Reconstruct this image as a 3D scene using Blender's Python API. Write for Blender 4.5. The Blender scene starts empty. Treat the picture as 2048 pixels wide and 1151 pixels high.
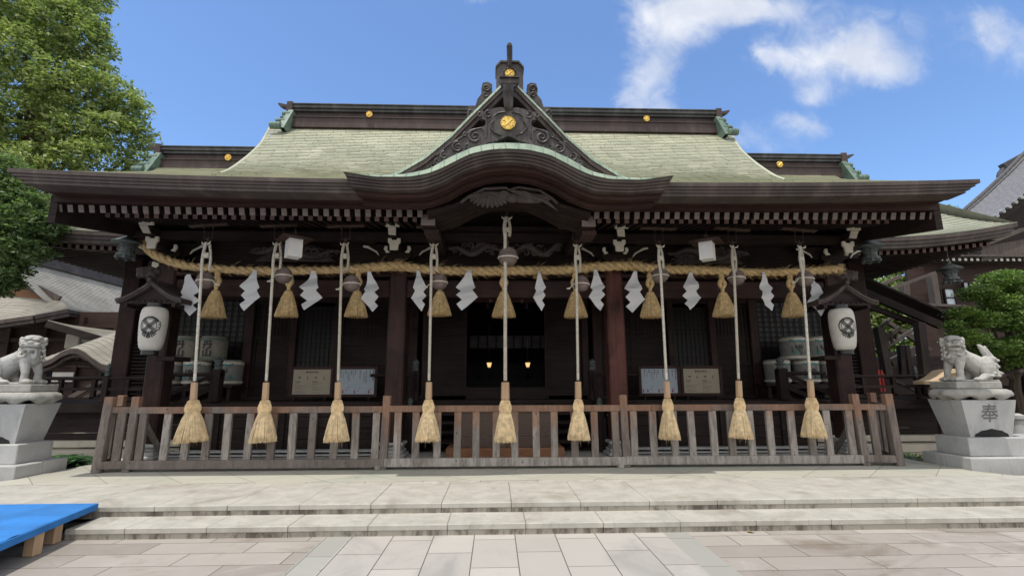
import bpy, bmesh, math, random
import numpy as np
from mathutils import Vector, Matrix, Euler, noise as mnoise
random.seed(7); np.random.seed(7)
S = bpy.context.scene
COL = S.collection
R = math.radians
PI = math.pi
# ------------------------------------------------------------------ camera
F_PX, PITCH, YAW, ROLL = 985.0, math.atan(190/985), .0347, .003
cam_d = bpy.data.cameras.new('camera'); cam = bpy.data.objects.new('camera', cam_d); COL.objects.link(cam)
cam_d.sensor_width = 36; cam_d.lens = F_PX/2048*36; cam_d.clip_start = .05; cam_d.clip_end = 5000
cam.location = (-.22, 0, 1.6)
cam.rotation_euler = (Matrix.Rotation(-YAW, 3, 'Z') @ Matrix.Rotation(PI/2+PITCH, 3, 'X') @ Matrix.Rotation(-ROLL, 3, 'Z')).to_euler()
S.camera = cam
CM = cam.rotation_euler.to_matrix()
CLOC = Vector(cam.location)
def ray(x, y): return CM @ Vector((x-1024, 575.5-y, -F_PX))
def at(x, y, Y):
    r = ray(x, y); return CLOC + r*(Y/r.y)
# ------------------------------------------------------------------ sun, sky, exposure
SUNV = Vector((-.17, -.23, 1)).normalized()
sun_d = bpy.data.lights.new('sun', 'SUN'); sun_d.energy = 2.3; sun_d.angle = R(.5); sun_d.color = (1, .95, .87)
sun = bpy.data.objects.new('sun', sun_d); COL.objects.link(sun); sun.location = (0, 0, 30)
sun.rotation_euler = SUNV.to_track_quat('Z', 'Y').to_euler()
S.view_settings.view_transform = 'Standard'; S.view_settings.look = 'None'
S.view_settings.exposure = 0.6; S.view_settings.gamma = 1
try: S.view_settings.use_curve_mapping = False
except Exception: pass
S.cycles.max_bounces = 8; S.cycles.diffuse_bounces = 4; S.cycles.transparent_max_bounces = 8
W = bpy.data.worlds.new('World'); S.world = W; W.use_nodes = True
class NT:
    def __init__(s, tree): s.t = tree; s.n = tree.nodes; s.l = tree.links
    def new(s, ty, **kw):
        n = s.n.new(ty)
        for k, v in kw.items(): setattr(n, k, v)
        return n
    def link(s, a, b): s.l.new(a, b)
    def setin(s, sock, v):
        if hasattr(v, 'is_output') or isinstance(v, bpy.types.NodeSocket): s.l.new(v, sock)
        else: sock.default_value = v
    def math(s, op, a, b=None, c=None, clamp=False):
        n = s.new('ShaderNodeMath', operation=op, use_clamp=clamp)
        s.setin(n.inputs[0], a)
        if b is not None: s.setin(n.inputs[1], b)
        if c is not None: s.setin(n.inputs[2], c)
        return n.outputs[0]
    def smooth(s, v, lo, hi, a=0., b=1.):
        n = s.new('ShaderNodeMapRange', interpolation_type='SMOOTHSTEP')
        s.setin(n.inputs[0], v)
        for i, q in enumerate((lo, hi, a, b)): n.inputs[1+i].default_value = q
        return n.outputs[0]
    def noise(s, vec, scale, detail=4, rough=.55, dist=0., sc3=None):
        n = s.new('ShaderNodeTexNoise')
        if sc3:
            m = s.new('ShaderNodeMapping'); s.link(vec, m.inputs[0]); m.inputs['Scale'].default_value = sc3; vec = m.outputs[0]
        if vec is not None: s.link(vec, n.inputs['Vector'])
        n.inputs['Scale'].default_value = scale; n.inputs['Detail'].default_value = detail
        n.inputs['Roughness'].default_value = rough; n.inputs['Distortion'].default_value = dist
        return n.outputs['Fac']
    def mix(s, f, a, b, mode='MIX'):
        n = s.new('ShaderNodeMix', data_type='RGBA', blend_type=mode)
        s.setin(n.inputs['Factor'], f)
        for k, v in ((6, a), (7, b)):
            if isinstance(v, (tuple, list)): n.inputs[k].default_value = (*v[:3], 1)
            else: s.link(v, n.inputs[k])
        return n.outputs[2]
def world():
    t = NT(W.node_tree); t.n.clear()
    out = t.new('ShaderNodeOutputWorld'); bg = t.new('ShaderNodeBackground')
    sky = t.new('ShaderNodeTexSky', sky_type='NISHITA')
    sky.sun_disc = False; sky.sun_elevation = math.asin(SUNV.z); sky.sun_rotation = math.atan2(SUNV.x, SUNV.y)
    sky.air_density = 1.0; sky.dust_density = .4; sky.ozone_density = 2.0; sky.altitude = 20
    tc = t.new('ShaderNodeTexCoord'); sep = t.new('ShaderNodeSeparateXYZ'); t.link(tc.outputs['Generated'], sep.inputs[0])
    x, y, z = sep.outputs
    ym = t.math('MAXIMUM', t.math('ABSOLUTE', y), .02)
    u = t.math('DIVIDE', x, ym); v = t.math('DIVIDE', z, ym)
    blobs = [(1345, 60, 95, 60, 1.0), (1400, 10, 150, 50, 1.0), (1300, 160, 60, 55, 1.0), (1500, 0, 120, 35, .8), (1260, 200, 30, 30, .5), (1345,215,40,25,.5),
             (1655, 120, 110, 45, .8), (1760, 130, 110, 45, .85), (1545, 125, 45, 35, .7), (1720, 70, 60, 40, .7), (1610, 80, 60, 50, .45), (1630, 190, 60, 28, .7),
             (1575, 245, 60, 22, .65), (1620, 270, 40, 30, .55), (1480, 270, 50, 22, .6), (1545, 295, 45, 20, .5),
             (1990, 70, 70, 55, .55), (1950, 30, 60, 50, .35), (960, 0, 60, 14, .55), (1700, 20, 200, 40, .35), (1840,60,60,40,.3),
             (2250, 120, 300, 80, .8), (-500, 100, 500, 120, .8), (2900, 200, 500, 150, .9)]
    tot = None
    comb = t.new('ShaderNodeCombineXYZ'); t.link(u, comb.inputs[0]); t.link(v, comb.inputs[1])
    nd = t.noise(comb.outputs[0], 7.5, 9, .62, .35)
    nd2 = t.noise(comb.outputs[0], 2.6, 3, .5, .2)
    # domain-warped coordinates so that the cloud edges are ragged
    wx = t.math('ADD', u, t.math('MULTIPLY', t.math('SUBTRACT', nd, .5), .16))
    wy = t.math('ADD', v, t.math('MULTIPLY', t.math('SUBTRACT', t.noise(comb.outputs[0], 5.1, 7, .62, .5), .5), .16))
    for (px, py, rx, ry, s) in blobs:
        r = ray(px, py); cu, cv = r.x/r.y, r.z/r.y
        a = t.math('DIVIDE', t.math('SUBTRACT', wx, cu), rx/900); b = t.math('DIVIDE', t.math('SUBTRACT', wy, cv), ry/800)
        d = t.math('ADD', t.math('MULTIPLY', a, a), t.math('MULTIPLY', b, b))
        g = t.math('MULTIPLY', t.math('POWER', 2.718, t.math('MULTIPLY', d, -.95)), s)
        tot = g if tot is None else t.math('ADD', tot, g)
    fine = t.noise(comb.outputs[0], 16, 8, .6, .6)
    dens = t.math('ADD', tot, t.math('MULTIPLY', t.math('SUBTRACT', fine, .5), .9))
    dens = t.math('ADD', dens, t.math('MULTIPLY', t.math('SUBTRACT', nd2, .5), .5))
    k = t.smooth(dens, .2, 1.5)
    k = t.math('MULTIPLY', k, t.smooth(tot, .06, .6))
    k = t.math('MULTIPLY', k, .90)
    # unseen bright cloud added behind the photographer and overhead for neutral fill light
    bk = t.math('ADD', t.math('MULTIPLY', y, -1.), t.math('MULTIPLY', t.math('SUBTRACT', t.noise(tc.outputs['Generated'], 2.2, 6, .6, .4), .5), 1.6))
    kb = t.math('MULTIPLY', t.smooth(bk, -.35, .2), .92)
    hs = t.new('ShaderNodeHueSaturation'); t.link(sky.outputs[0], hs.inputs['Color']); hs.inputs['Saturation'].default_value = 1.0; hs.inputs['Value'].default_value = 1.0
    tint = t.mix(1.0, hs.outputs[0], (SKYT), 'MULTIPLY')
    cc = t.mix(t.smooth(nd, .35, .7), (3.6, 3.8, 4.25), (4.55, 4.65, 4.85))
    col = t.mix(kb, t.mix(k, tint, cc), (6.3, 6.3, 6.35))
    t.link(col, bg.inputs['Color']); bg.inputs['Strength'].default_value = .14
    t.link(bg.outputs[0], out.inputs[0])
SKYT = (.80, .92, 1.06)
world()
# ------------------------------------------------------------------ mesh helpers
class MB:
    def __init__(s): s.v = []; s.f = []
    def add(s, vs, fs):
        o = len(s.v); s.v.extend([tuple(p) for p in vs]); s.f.extend([tuple(i+o for i in f) for f in fs]); return s
    def box(s, x0, x1, y0, y1, z0, z1, M=None, bev=0.):
        b = min(bev, (x1-x0)*.3, (y1-y0)*.3, (z1-z0)*.3)
        if b > 0:
            bm = bmesh.new(); bmesh.ops.create_cube(bm, size=1)
            for q in bm.verts: q.co = Vector(((x0+x1)/2+q.co.x*(x1-x0), (y0+y1)/2+q.co.y*(y1-y0), (z0+z1)/2+q.co.z*(z1-z0)))
            bmesh.ops.bevel(bm, geom=bm.edges[:], offset=b, segments=1, affect='EDGES')
            bm.verts.index_update()
            vs = [q.co.copy() for q in bm.verts]; fs = [[q.index for q in f.verts] for f in bm.faces]; bm.free()
        else:
            vs = [Vector(p) for p in ((x0,y0,z0),(x1,y0,z0),(x1,y1,z0),(x0,y1,z0),(x0,y0,z1),(x1,y0,z1),(x1,y1,z1),(x0,y1,z1))]
            fs = [(0,3,2,1),(4,5,6,7),(0,1,5,4),(1,2,6,5),(2,3,7,6),(3,0,4,7)]
        if M is not None: vs = [M @ p for p in vs]
        return s.add(vs, fs)
    def bar(s, p0, p1, w, h, up=(0, 0, 1), bev=0.):
        p0, p1 = Vector(p0), Vector(p1); d = p1-p0; L = d.length; d.normalize()
        u = Vector(up); sx = d.cross(u)
        if sx.length < 1e-4: sx = d.cross(Vector((0, 1, 0)))
        sx.normalize(); u = sx.cross(d)
        M = Matrix((( sx.x, d.x, u.x, p0.x), (sx.y, d.y, u.y, p0.y), (sx.z, d.z, u.z, p0.z), (0, 0, 0, 1)))
        return s.box(-w/2, w/2, 0, L, -h/2, h/2, M, bev)
    def tube(s, pts, r, n=8, cap=True):
        pts = [Vector(p) for p in pts]; N = len(pts)
        rs = r if isinstance(r, (list, tuple)) else [r]*N
        o = len(s.v); T = None
        for i, p in enumerate(pts):
            d = (pts[min(i+1, N-1)]-pts[max(i-1, 0)])
            if d.length < 1e-9: d = Vector((0, 0, 1))
            d.normalize()
            if T is None:
                T = d.cross(Vector((0, 0, 1)) if abs(d.z) < .9 else Vector((1, 0, 0))); T.normalize()
            else:
                T = T - d*T.dot(d); T.normalize()
            B = d.cross(T)
            for k in range(n):
                a = 2*PI*k/n; s.v.append(tuple(p+(T*math.cos(a)+B*math.sin(a))*rs[i]))
        for i in range(N-1):
            for k in range(n):
                a = o+i*n+k; b = o+i*n+(k+1) % n; s.f.append((a, b, b+n, a+n))
        if cap:
            s.f.append(tuple(o+k for k in range(n))[::-1]); s.f.append(tuple(o+(N-1)*n+k for k in range(n)))
        return s
    def lathe(s, prof, c=(0, 0, 0), n=24, M=None, sx=1., sy=1.):
        o = len(s.v)
        for (r, z) in prof:
            for k in range(n):
                a = 2*PI*k/n; p = Vector((c[0]+r*sx*math.cos(a), c[1]+r*sy*math.sin(a), c[2]+z))
                s.v.append(tuple(M @ p if M is not None else p))
        for i in range(len(prof)-1):
            for k in range(n):
                a = o+i*n+k; b = o+i*n+(k+1) % n; s.f.append((a, b, b+n, a+n))
        s.f.append(tuple(o+k for k in range(n))[::-1]); s.f.append(tuple(o+(len(prof)-1)*n+k for k in range(n)))
        return s
    def prism(s, poly, y0, y1):            # polygon in x,z extruded along y
        n = len(poly)
        if sum(poly[i][0]*poly[(i+1) % n][1]-poly[(i+1) % n][0]*poly[i][1] for i in range(n)) < 0: poly = poly[::-1]
        vs = [(x, y0, z) for x, z in poly]+[(x, y1, z) for x, z in poly]
        fs = [tuple(range(n)), tuple(range(2*n-1, n-1, -1))]+[(i+n, (i+1) % n+n, (i+1) % n, i) for i in range(n)]
        return s.add(vs, fs)
    def loft(s, top, bot, y0, y1):         # strip between two polylines of equal length in x,z; y0,y1 numbers
        n = len(top); vs = []
        for (x, z), (x2, z2) in zip(top, bot):
            vs += [(x2, y0, z2), (x, y0, z), (x, y1, z), (x2, y1, z2)]
        fs = []
        for i in range(n-1):
            a, b = 4*i, 4*i+4
            fs += [(a, b, b+1, a+1), (a+1, b+1, b+2, a+2), (a+2, b+2, b+3, a+3), (a+3, b+3, b, a)]
        fs += [(0, 1, 2, 3), (4*n-1, 4*n-2, 4*n-3, 4*n-4)]
        return s.add(vs, fs)
    def grid(s, nu, nv, fn):
        o = len(s.v)
        for j in range(nv+1):
            for i in range(nu+1): s.v.append(tuple(fn(i/nu, j/nv)))
        for j in range(nv):
            for i in range(nu):
                a = o+j*(nu+1)+i; s.f.append((a, a+1, a+nu+2, a+nu+1))
        return s
    def ball(s, c, r, n=10, M=None):
        r = (r, r, r) if not isinstance(r, (tuple, list)) else r
        o = len(s.v); m = max(4, n//2+1)
        def P(a, b):
            p = Vector((r[0]*math.sin(a)*math.cos(b), r[1]*math.sin(a)*math.sin(b), r[2]*math.cos(a)))
            if M is not None: p = M @ p
            return tuple(p+Vector(c))
        s.v.append(P(0, 0))
        for i in range(1, m):
            for k in range(n): s.v.append(P(PI*i/m, 2*PI*k/n))
        s.v.append(P(PI, 0)); e = len(s.v)-1
        for k in range(n): s.f.append((o, o+1+k, o+1+(k+1) % n)); s.f.append((e, e-n+(k+1) % n, e-n+k))
        for i in range(m-2):
            for k in range(n):
                a = o+1+i*n+k; b = o+1+i*n+(k+1) % n; s.f.append((a, a+n, b+n, b))
        return s
    def mesh(s, name, mat, smooth=False, off=None):
        me = bpy.data.meshes.new(name)
        vs = s.v
        if off is not None: vs = [(x-off[0], y-off[1], z-off[2]) for x, y, z in vs]
        me.from_pydata(vs, [], s.f); me.update()
        if mat is not None: me.materials.append(mat)
        if smooth: me.polygons.foreach_set('use_smooth', [True]*len(me.polygons))
        return me
WPOS = {}
def link(o, parent=None):
    COL.objects.link(o)
    if parent is not None: o.parent = parent
    return o
def tag(o, label=None, cat=None, group=None, kind=None):
    if label: o['label'] = label
    if cat: o['category'] = cat
    if group: o['group'] = group
    if kind: o['kind'] = kind
    return o
def thing(name, loc, label, cat, group=None):
    o = bpy.data.objects.new(name, None); o.location = loc; o.empty_display_size = .1; link(o)
    WPOS[o.name] = Vector(loc); return tag(o, label, cat, group)
def part(name, mb, mat, parent=None, smooth=False, local=False):
    """mesh given in world coordinates (or in the thing's own ones when local)"""
    off = None
    if parent is not None and not local:
        q = parent; 
        while q.parent is not None: q = q.parent
        off = WPOS[q.name]
    o = bpy.data.objects.new(name, mb.mesh(name, mat, smooth, off)); link(o, parent)
    return o
def part2(name, mb, mat, mb2, mat2, parent=None, local=False):
    """one part whose second lot of faces (painted ends, raised joints) has its own colour"""
    n = len(mb.f); mb.add(mb2.v, mb2.f); o = part(name, mb, mat, parent, local=local); o.data.materials.append(mat2)
    for i in range(n, len(mb.f)): o.data.polygons[i].material_index = 1
    return o
def single(name, mb, mat, loc, label, cat, group=None, smooth=False, kind=None):
    o = bpy.data.objects.new(name, mb.mesh(name, mat, smooth, loc)); o.location = loc; link(o); WPOS[o.name] = Vector(loc)
    return tag(o, label, cat, group, kind)
def structure(name, mb, mat, smooth=False):
    o = bpy.data.objects.new(name, mb.mesh(name, mat, smooth)); link(o); o['kind'] = 'structure'; return o
def copy_tree(o, parent=None):
    c = o.copy(); COL.objects.link(c); c.parent = parent
    for ch in list(o.children): copy_tree(ch, c)
    return c
def fuse(mb, name, mat, vox, smooth_it=3, cut=None):
    """melt overlapping lumps into one continuous surface"""
    me = mb.mesh(name, mat, True); tmp = bpy.data.objects.new('tmp', me); COL.objects.link(tmp)
    m = tmp.modifiers.new('r', 'REMESH'); m.mode = 'VOXEL'; m.voxel_size = vox; m.use_smooth_shade = True
    m = tmp.modifiers.new('s', 'SMOOTH'); m.iterations = smooth_it; m.factor = .5
    if cut is not None:
        cm = cut.mesh('cut', None); co = bpy.data.objects.new('cut', cm); COL.objects.link(co)
        b = tmp.modifiers.new('b', 'BOOLEAN'); b.object = co; b.operation = 'DIFFERENCE'; b.solver = 'EXACT'
    bpy.context.view_layer.update()
    out = bpy.data.meshes.new_from_object(tmp.evaluated_get(bpy.context.evaluated_depsgraph_get()))
    out.name = name
    if not out.materials: out.materials.append(mat)
    bpy.data.objects.remove(tmp)
    if cut is not None: bpy.data.objects.remove(co)
    out.polygons.foreach_set('use_smooth', [True]*len(out.polygons))
    r = MB(); r.v = [tuple(v.co) for v in out.vertices]; r.f = [tuple(p.vertices) for p in out.polygons]
    return r
def glyphs(text, size=1., bold=0.):
    """outlines of writing as flat faces; overlapping strokes are filled one by one. Returns (x, y) verts and faces"""
    from mathutils.geometry import tessellate_polygon
    c = bpy.data.curves.new('w', 'FONT'); c.body = text; c.size = size; c.align_x = 'CENTER'; c.resolution_u = 3; c.fill_mode = 'NONE'
    o = bpy.data.objects.new('w', c); COL.objects.link(o); bpy.context.view_layer.update()
    m = bpy.data.meshes.new_from_object(o.evaluated_get(bpy.context.evaluated_depsgraph_get()))
    co = [(v.co.x, v.co.y) for v in m.vertices]; nb = {}
    for e in m.edges: a, b = e.vertices; nb.setdefault(a, []).append(b); nb.setdefault(b, []).append(a)
    loops = []; seen = set()
    for st in sorted(nb):
        if st in seen: continue
        L = [st]; seen.add(st); cur = st
        while True:
            nx = [q for q in nb[cur] if q not in seen]
            if not nx: break
            cur = min(nx); 
            if cur != L[-1]+1 and L[-1]+1 in nx: cur = L[-1]+1
            seen.add(cur); L.append(cur)
        if len(L) > 2: loops.append([co[i] for i in L])
    area = lambda P: sum(P[i-1][0]*P[i][1]-P[i][0]*P[i-1][1] for i in range(len(P)))/2
    def inside(p, P):
        r = False
        for i in range(len(P)):
            (x1, y1), (x2, y2) = P[i-1], P[i]
            if (y1 > p[1]) != (y2 > p[1]) and p[0] < (x2-x1)*(p[1]-y1)/(y2-y1)+x1: r = not r
        return r
    big = max(loops, key=lambda P: abs(area(P))); sg = 1 if area(big) > 0 else -1
    outer = [P for P in loops if area(P)*sg > 0]; holes = [P for P in loops if area(P)*sg < 0]; V = []; F = []
    if bold:
        def fat(P):
            out = []; n = len(P)
            for i in range(n):
                (x0, y0), (x1, y1), (x2, y2) = P[i-1], P[i], P[(i+1) % n]; dx, dy = x2-x0, y2-y0; l_ = math.hypot(dx, dy) or 1
                out.append((x1+sg*dy/l_*bold, y1-sg*dx/l_*bold))
            return out
        outer = [fat(P) for P in outer]; holes = [fat(P) for P in holes]
    for P in outer:
        hs = [H for H in holes if inside(H[0], P)]; pol = [[Vector((x, y, 0)) for x, y in Q] for Q in [P]+hs]
        o0 = len(V); V += [(v.x, v.y) for Q in pol for v in Q]; F += [tuple(o0+i for i in t) for t in tessellate_polygon(pol)]
    bpy.data.objects.remove(o); return [(x, y-size*.38) for x, y in V], F
def interp(tab, x):
    xs = [t[0] for t in tab]; return float(np.interp(x, xs, [t[1] for t in tab]))
def sm_curve(tab, n):                       # smooth resample of a half profile, mirrored
    xs = np.linspace(-tab[-1][0], tab[-1][0], n); tx = np.array([t[0] for t in tab]); tz = np.array([t[1] for t in tab])
    dense = np.linspace(0, tx[-1], 400); dz = np.interp(dense, tx, tz)
    k = np.hanning(41); k /= k.sum()
    pad = np.concatenate([dz[1:41][::-1], dz, dz[-1]+(dz[-1]-dz[-41:-1])[::-1]]); dz = np.convolve(pad, k, 'same')[40:-40]
    return [(float(x), float(np.interp(abs(x), dense, dz))) for x in xs]
# ------------------------------------------------------------------ materials
def mat_new(name):
    m = bpy.data.materials.new(name); m.use_nodes = True; t = NT(m.node_tree)
    b = t.n['Principled BSDF']; return m, t, b
def coords(t, kind='Object'):
    return t.new('ShaderNodeTexCoord').outputs[kind]
def bump(t, b, h, strength, dist=.01):
    n = t.new('ShaderNodeBump'); t.link(h, n.inputs['Height']); n.inputs['Strength'].default_value = strength
    n.inputs['Distance'].default_value = dist; t.link(n.outputs[0], b.inputs['Normal'])
def rgb(m, t, b, c, rough=.6, metal=0.):
    if isinstance(c, (tuple, list)): b.inputs['Base Color'].default_value = (*c, 1)
    else: t.link(c, b.inputs['Base Color'])
    b.inputs['Roughness'].default_value = rough; b.inputs['Metallic'].default_value = metal
def m_wood(name, c1, c2, axis='x', rough=.6, grain=1., stain=None, sc=1.):
    m, t, b = mat_new(name); g = coords(t)
    sc3 = {'x': (.6, 9, 9), 'y': (9, .6, 9), 'z': (9, 9, .6), 'n': (3, 3, 3)}[axis]
    n1 = t.noise(g, 2.2*sc, 6, .6, .6, sc3); n2 = t.noise(g, 1.3, 4, .6)
    fine = t.noise(g, 9*sc, 4, .6, .2, sc3)
    f = t.math('ADD', t.math('MULTIPLY', n1, .6), t.math('MULTIPLY', n2, .5))
    c = t.mix(t.smooth(f, .35, .75), c1, c2)
    c = t.mix(t.smooth(fine, .52, .7, 0, .5*grain), c, tuple(q*.45 for q in c1))
    if stain: c = t.mix(t.smooth(t.noise(g, 2.3, 5, .6), .5, .72, 0, .8), c, stain)
    rgb(m, t, b, c, rough); b.inputs['Specular IOR Level'].default_value = .14; bump(t, b, fine, .35*grain, .006); return m
def m_plain(name, c, rough=.6, metal=0., var=.25, sc=6., bs=.15, each=0.):
    m, t, b = mat_new(name); g = coords(t); n = t.noise(g, sc, 5, .6); c0 = c
    c = t.mix(t.smooth(n, .3, .75), tuple(q*(1-var) for q in c), tuple(min(1, q*(1+var)) for q in c))
    if each: c = t.mix(t.math('MULTIPLY', t.new('ShaderNodeObjectInfo').outputs['Random'], each), c, (c0[0]*.5, c0[1]*.46, c0[2]*.38))
    rgb(m, t, b, c, rough, metal)
    if bs: bump(t, b, t.noise(g, sc*5, 3, .6), bs, .004)
    return m
def m_stone(name, c1, c2, stain, sc=1., ss=(.55, .75), speck=.5):
    m, t, b = mat_new(name); g = coords(t)
    n = t.noise(g, 2.5*sc, 6, .62); sp = t.noise(g, 170, 2, .7); big = t.noise(g, .8*sc, 5, .6, .8)
    c = t.mix(t.smooth(n, .3, .7), c1, c2)
    c = t.mix(t.smooth(big, ss[0], ss[1], 0, .75), c, stain)
    c = t.mix(t.smooth(t.noise(g, 2.0*sc, 6, .65, .3, (3.5, 3.5, .5)), .54, .76, 0, .5), c, tuple(q*.5 for q in c1))
    c = t.mix(t.smooth(sp, .5, .72, 0, speck), c, tuple(q*.45 for q in c1))
    rgb(m, t, b, c, .8); bump(t, b, t.math('ADD', sp, t.math('MULTIPLY', n, 2.)), .22, .004); return m
def m_copper(name, c1, c2, c3, rough=.6, sc=1.):
    m, t, b = mat_new(name); g = coords(t)
    n = t.noise(g, .9*sc, 6, .65, .4); n2 = t.noise(g, 4*sc, 5, .6, .3, (1, .35, .35)); st = t.noise(g, 7*sc, 3, .6, 0, (4, .3, .3))
    c = t.mix(t.smooth(n, .35, .65), c1, c2); c = t.mix(t.smooth(n2, .45, .8, 0, .8), c, c3)
    c = t.mix(t.smooth(st, .55, .8, 0, .35), c, tuple(q*.5 for q in c1))
    rgb(m, t, b, c, rough); b.inputs['Specular IOR Level'].default_value = .25; return m
def m_paving(name, w, h, offset, rot, cols, mortar, stains, rough=.75, msize=.006, hue=.35):
    """granite slabs: brick pattern laid in the world's ground plane"""
    m, t, b = mat_new(name); g = coords(t)
    mp = t.new('ShaderNodeMapping'); t.link(g, mp.inputs[0]); mp.inputs['Rotation'].default_value = (0, 0, rot[0]); mp.inputs['Location'].default_value = (rot[1], rot[2], 0)
    br = t.new('ShaderNodeTexBrick'); t.link(mp.outputs[0], br.inputs['Vector'])
    br.offset = offset; br.offset_frequency = 2; br.squash = 1
    br.inputs['Scale'].default_value = 1; br.inputs['Mortar Size'].default_value = msize; br.inputs['Mortar Smooth'].default_value = .3
    br.inputs['Brick Width'].default_value = w; br.inputs['Row Height'].default_value = h
    br.inputs['Color1'].default_value = (0, 0, 0, 1); br.inputs['Color2'].default_value = (1, 1, 1, 1); br.inputs['Mortar'].default_value = (.5, .5, .5, 1)
    bw = t.new('ShaderNodeSeparateColor'); t.link(br.outputs['Color'], bw.inputs[0]); fac = bw.outputs[0]
    sp = t.noise(g, 210, 2, .7); cl = t.noise(g, 3.2, 6, .65, .5); big = t.noise(g, .75, 5, .62, 1.2)
    c = t.mix(fac, cols[0], cols[1]); c = t.mix(t.smooth(cl, .35, .75, 0, .6), c, cols[2])
    for (sc, lo, hi, amt, colr, sc3) in stains:
        c = t.mix(t.smooth(t.noise(g, sc, 6, .62, 1.0, sc3), lo, hi, 0, amt), c, colr)
    c = t.mix(t.smooth(sp, .48, .72, 0, hue), c, tuple(q*.45 for q in cols[0]))
    c = t.mix(t.math('MULTIPLY', br.outputs['Fac'], .95), c, mortar)
    rgb(m, t, b, c, rough)
    hh = t.math('SUBTRACT', t.math('MULTIPLY', sp, .25), t.math('MULTIPLY', br.outputs['Fac'], 1.2))
    bump(t, b, hh, .4, .004); return m
def m_leaf(name, c1, c2, c3, tr=.35):
    m, t, b = mat_new(name); g = coords(t)
    n = t.noise(g, 1.1, 4, .6); w = t.new('ShaderNodeTexWhiteNoise'); 
    geo = t.new('ShaderNodeNewGeometry'); rnd = geo.outputs['Random Per Island']
    c = t.mix(t.smooth(n, .35, .65), c1, c2); c = t.mix(t.math('MULTIPLY', t.math('POWER', rnd, 2.5), .9), c, c3)
    rgb(m, t, b, c, .45); b.inputs['Specular IOR Level'].default_value = .35
    tl = t.new('ShaderNodeBsdfTranslucent'); t.link(t.mix(1., c, (1.0, 1.12, .6), 'MULTIPLY'), tl.inputs[0])
    mx = t.new('ShaderNodeMixShader'); mx.inputs[0].default_value = tr
    t.link(b.outputs[0], mx.inputs[1]); t.link(tl.outputs[0], mx.inputs[2])
    t.link(mx.outputs[0], t.n['Material Output'].inputs[0]); return m
def m_emit(name, c, s):
    m, t, b = mat_new(name); b.inputs['Base Color'].default_value = (*c, 1); b.inputs['Emission Color'].default_value = (*c, 1); b.inputs['Emission Strength'].default_value = s; return m
DW1, DW2 = (.014, .0098, .0088), (.040, .027, .023)
M = dict(
 dx=m_wood('dark wood lengthwise', DW1, DW2, 'x'), dz=m_wood('dark wood upright', DW1, DW2, 'z'), dy=m_wood('dark wood deep', DW1, DW2, 'y'),
 pillar=m_wood('pillar wood', (.025, .0155, .014), (.060, .032, .026), 'z', .5, stain=(.016, .011, .011)),
 beamred=m_wood('red beam wood', (.024, .0140, .0125), (.058, .029, .024), 'x', .5),
 carve=m_wood('carved wood', (.045, .036, .033), (.095, .075, .069), 'n', .65),
 rafter=m_wood('rafter wood', (.125, .10, .09), (.19, .155, .14), 'y', .6, .6),
 rafter2=m_wood('lower rafter wood', (.16, .10, .088), (.23, .15, .13), 'y', .6, .6),
 fascia=m_copper('weathered brown copper', (.048, .037, .034), (.078, .060, .053), (.13, .105, .088), .55, 1.3),
 ridge=m_copper('ridge copper', (.045, .033, .031), (.07, .049, .045), (.10, .08, .072), .5, 1.5),
 ridgetop=m_copper('ridge cap copper', (.06, .06, .062), (.09, .09, .095), (.16, .17, .17), .45, 1.5),
 orn=m_copper('ornament copper', (.035, .031, .031), (.07, .061, .059), (.15, .135, .125), .45, 3),
 roof=m_copper('roof patina', (.30, .32, .225), (.40, .40, .275), (.23, .28, .205), .6, .9),
 green=m_copper('green copper', (.20, .255, .185), (.29, .345, .25), (.12, .16, .12), .55, 2.5),
 greend=m_copper('deep green copper', (.10, .155, .125), (.16, .225, .18), (.06, .095, .08), .5, 3),
 gold=m_plain('gold', (.83, .56, .16), .32, .85, .3, 30, .5),
 white=m_plain('white paint', (.68, .63, .52), .6, 0, .1, 5, .1),
 paper=m_plain('paper', (.60, .60, .60), .75, 0, .04, 5, .05),
 ink=m_plain('ink', (.02, .02, .022), .6, 0, .1, 5, 0),
 iron=m_plain('iron', (.085, .055, .045), .45, .6, .3, 12, .2),
 bell=m_copper('bell bronze', (.13, .10, .09), (.20, .145, .125), (.11, .11, .105), .42, 5),
 cord=m_plain('white cord', (.62, .58, .49), .8, 0, .15, 30, .3),
 rope=m_plain('bell rope', (.58, .54, .46), .85, 0, .25, 25, .5, .55),
 straw=m_plain('straw', (.60, .43, .21), .8, 0, .3, 18, .4, .3),
 strawt=m_plain('pale straw', (.74, .57, .34), .8, 0, .28, 14, .4, .35),
 sleeve=m_wood('sleeve wood', (.36, .24, .15), (.46, .32, .20), 'z', .6, .7),
 black=m_plain('black lacquer', (.012, .012, .013), .35, 0, .1, 5, 0),
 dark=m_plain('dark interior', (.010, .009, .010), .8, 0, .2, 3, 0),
 stone=m_stone('granite', (.345, .345, .335), (.43, .43, .42), (.25, .25, .23)),
 stonel=m_stone('carved granite', (.26, .255, .23), (.35, .34, .31), (.22, .22, .18), 3.5, (.5, .72), .25),
 stonew=m_stone('pale stone', (.46, .42, .34), (.55, .50, .41), (.28, .26, .19)),
 bronze=m_plain('lantern bronze', (.085, .10, .095), .65, .2, .35, 14, .3),
 soil=m_stone('soil', (.10, .085, .06), (.14, .12, .09), (.06, .08, .035)),
 slate=m_plain('grey tile', (.15, .145, .15), .6, 0, .2, 8, .2),
 blue=m_plain('blue carpet', (.022, .165, .46), .85, 0, .22, 2.2, .35),
 red=m_plain('vermilion paint', (.62, .05, .035), .5, 0, .15, 8, .1),
 tanw=m_wood('new cypress wood', (.52, .38, .24), (.60, .46, .30), 'x', .6, .5),
 bark=m_wood('bark', (.06, .045, .035), (.11, .085, .065), 'z', .9, 1.),
)
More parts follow.
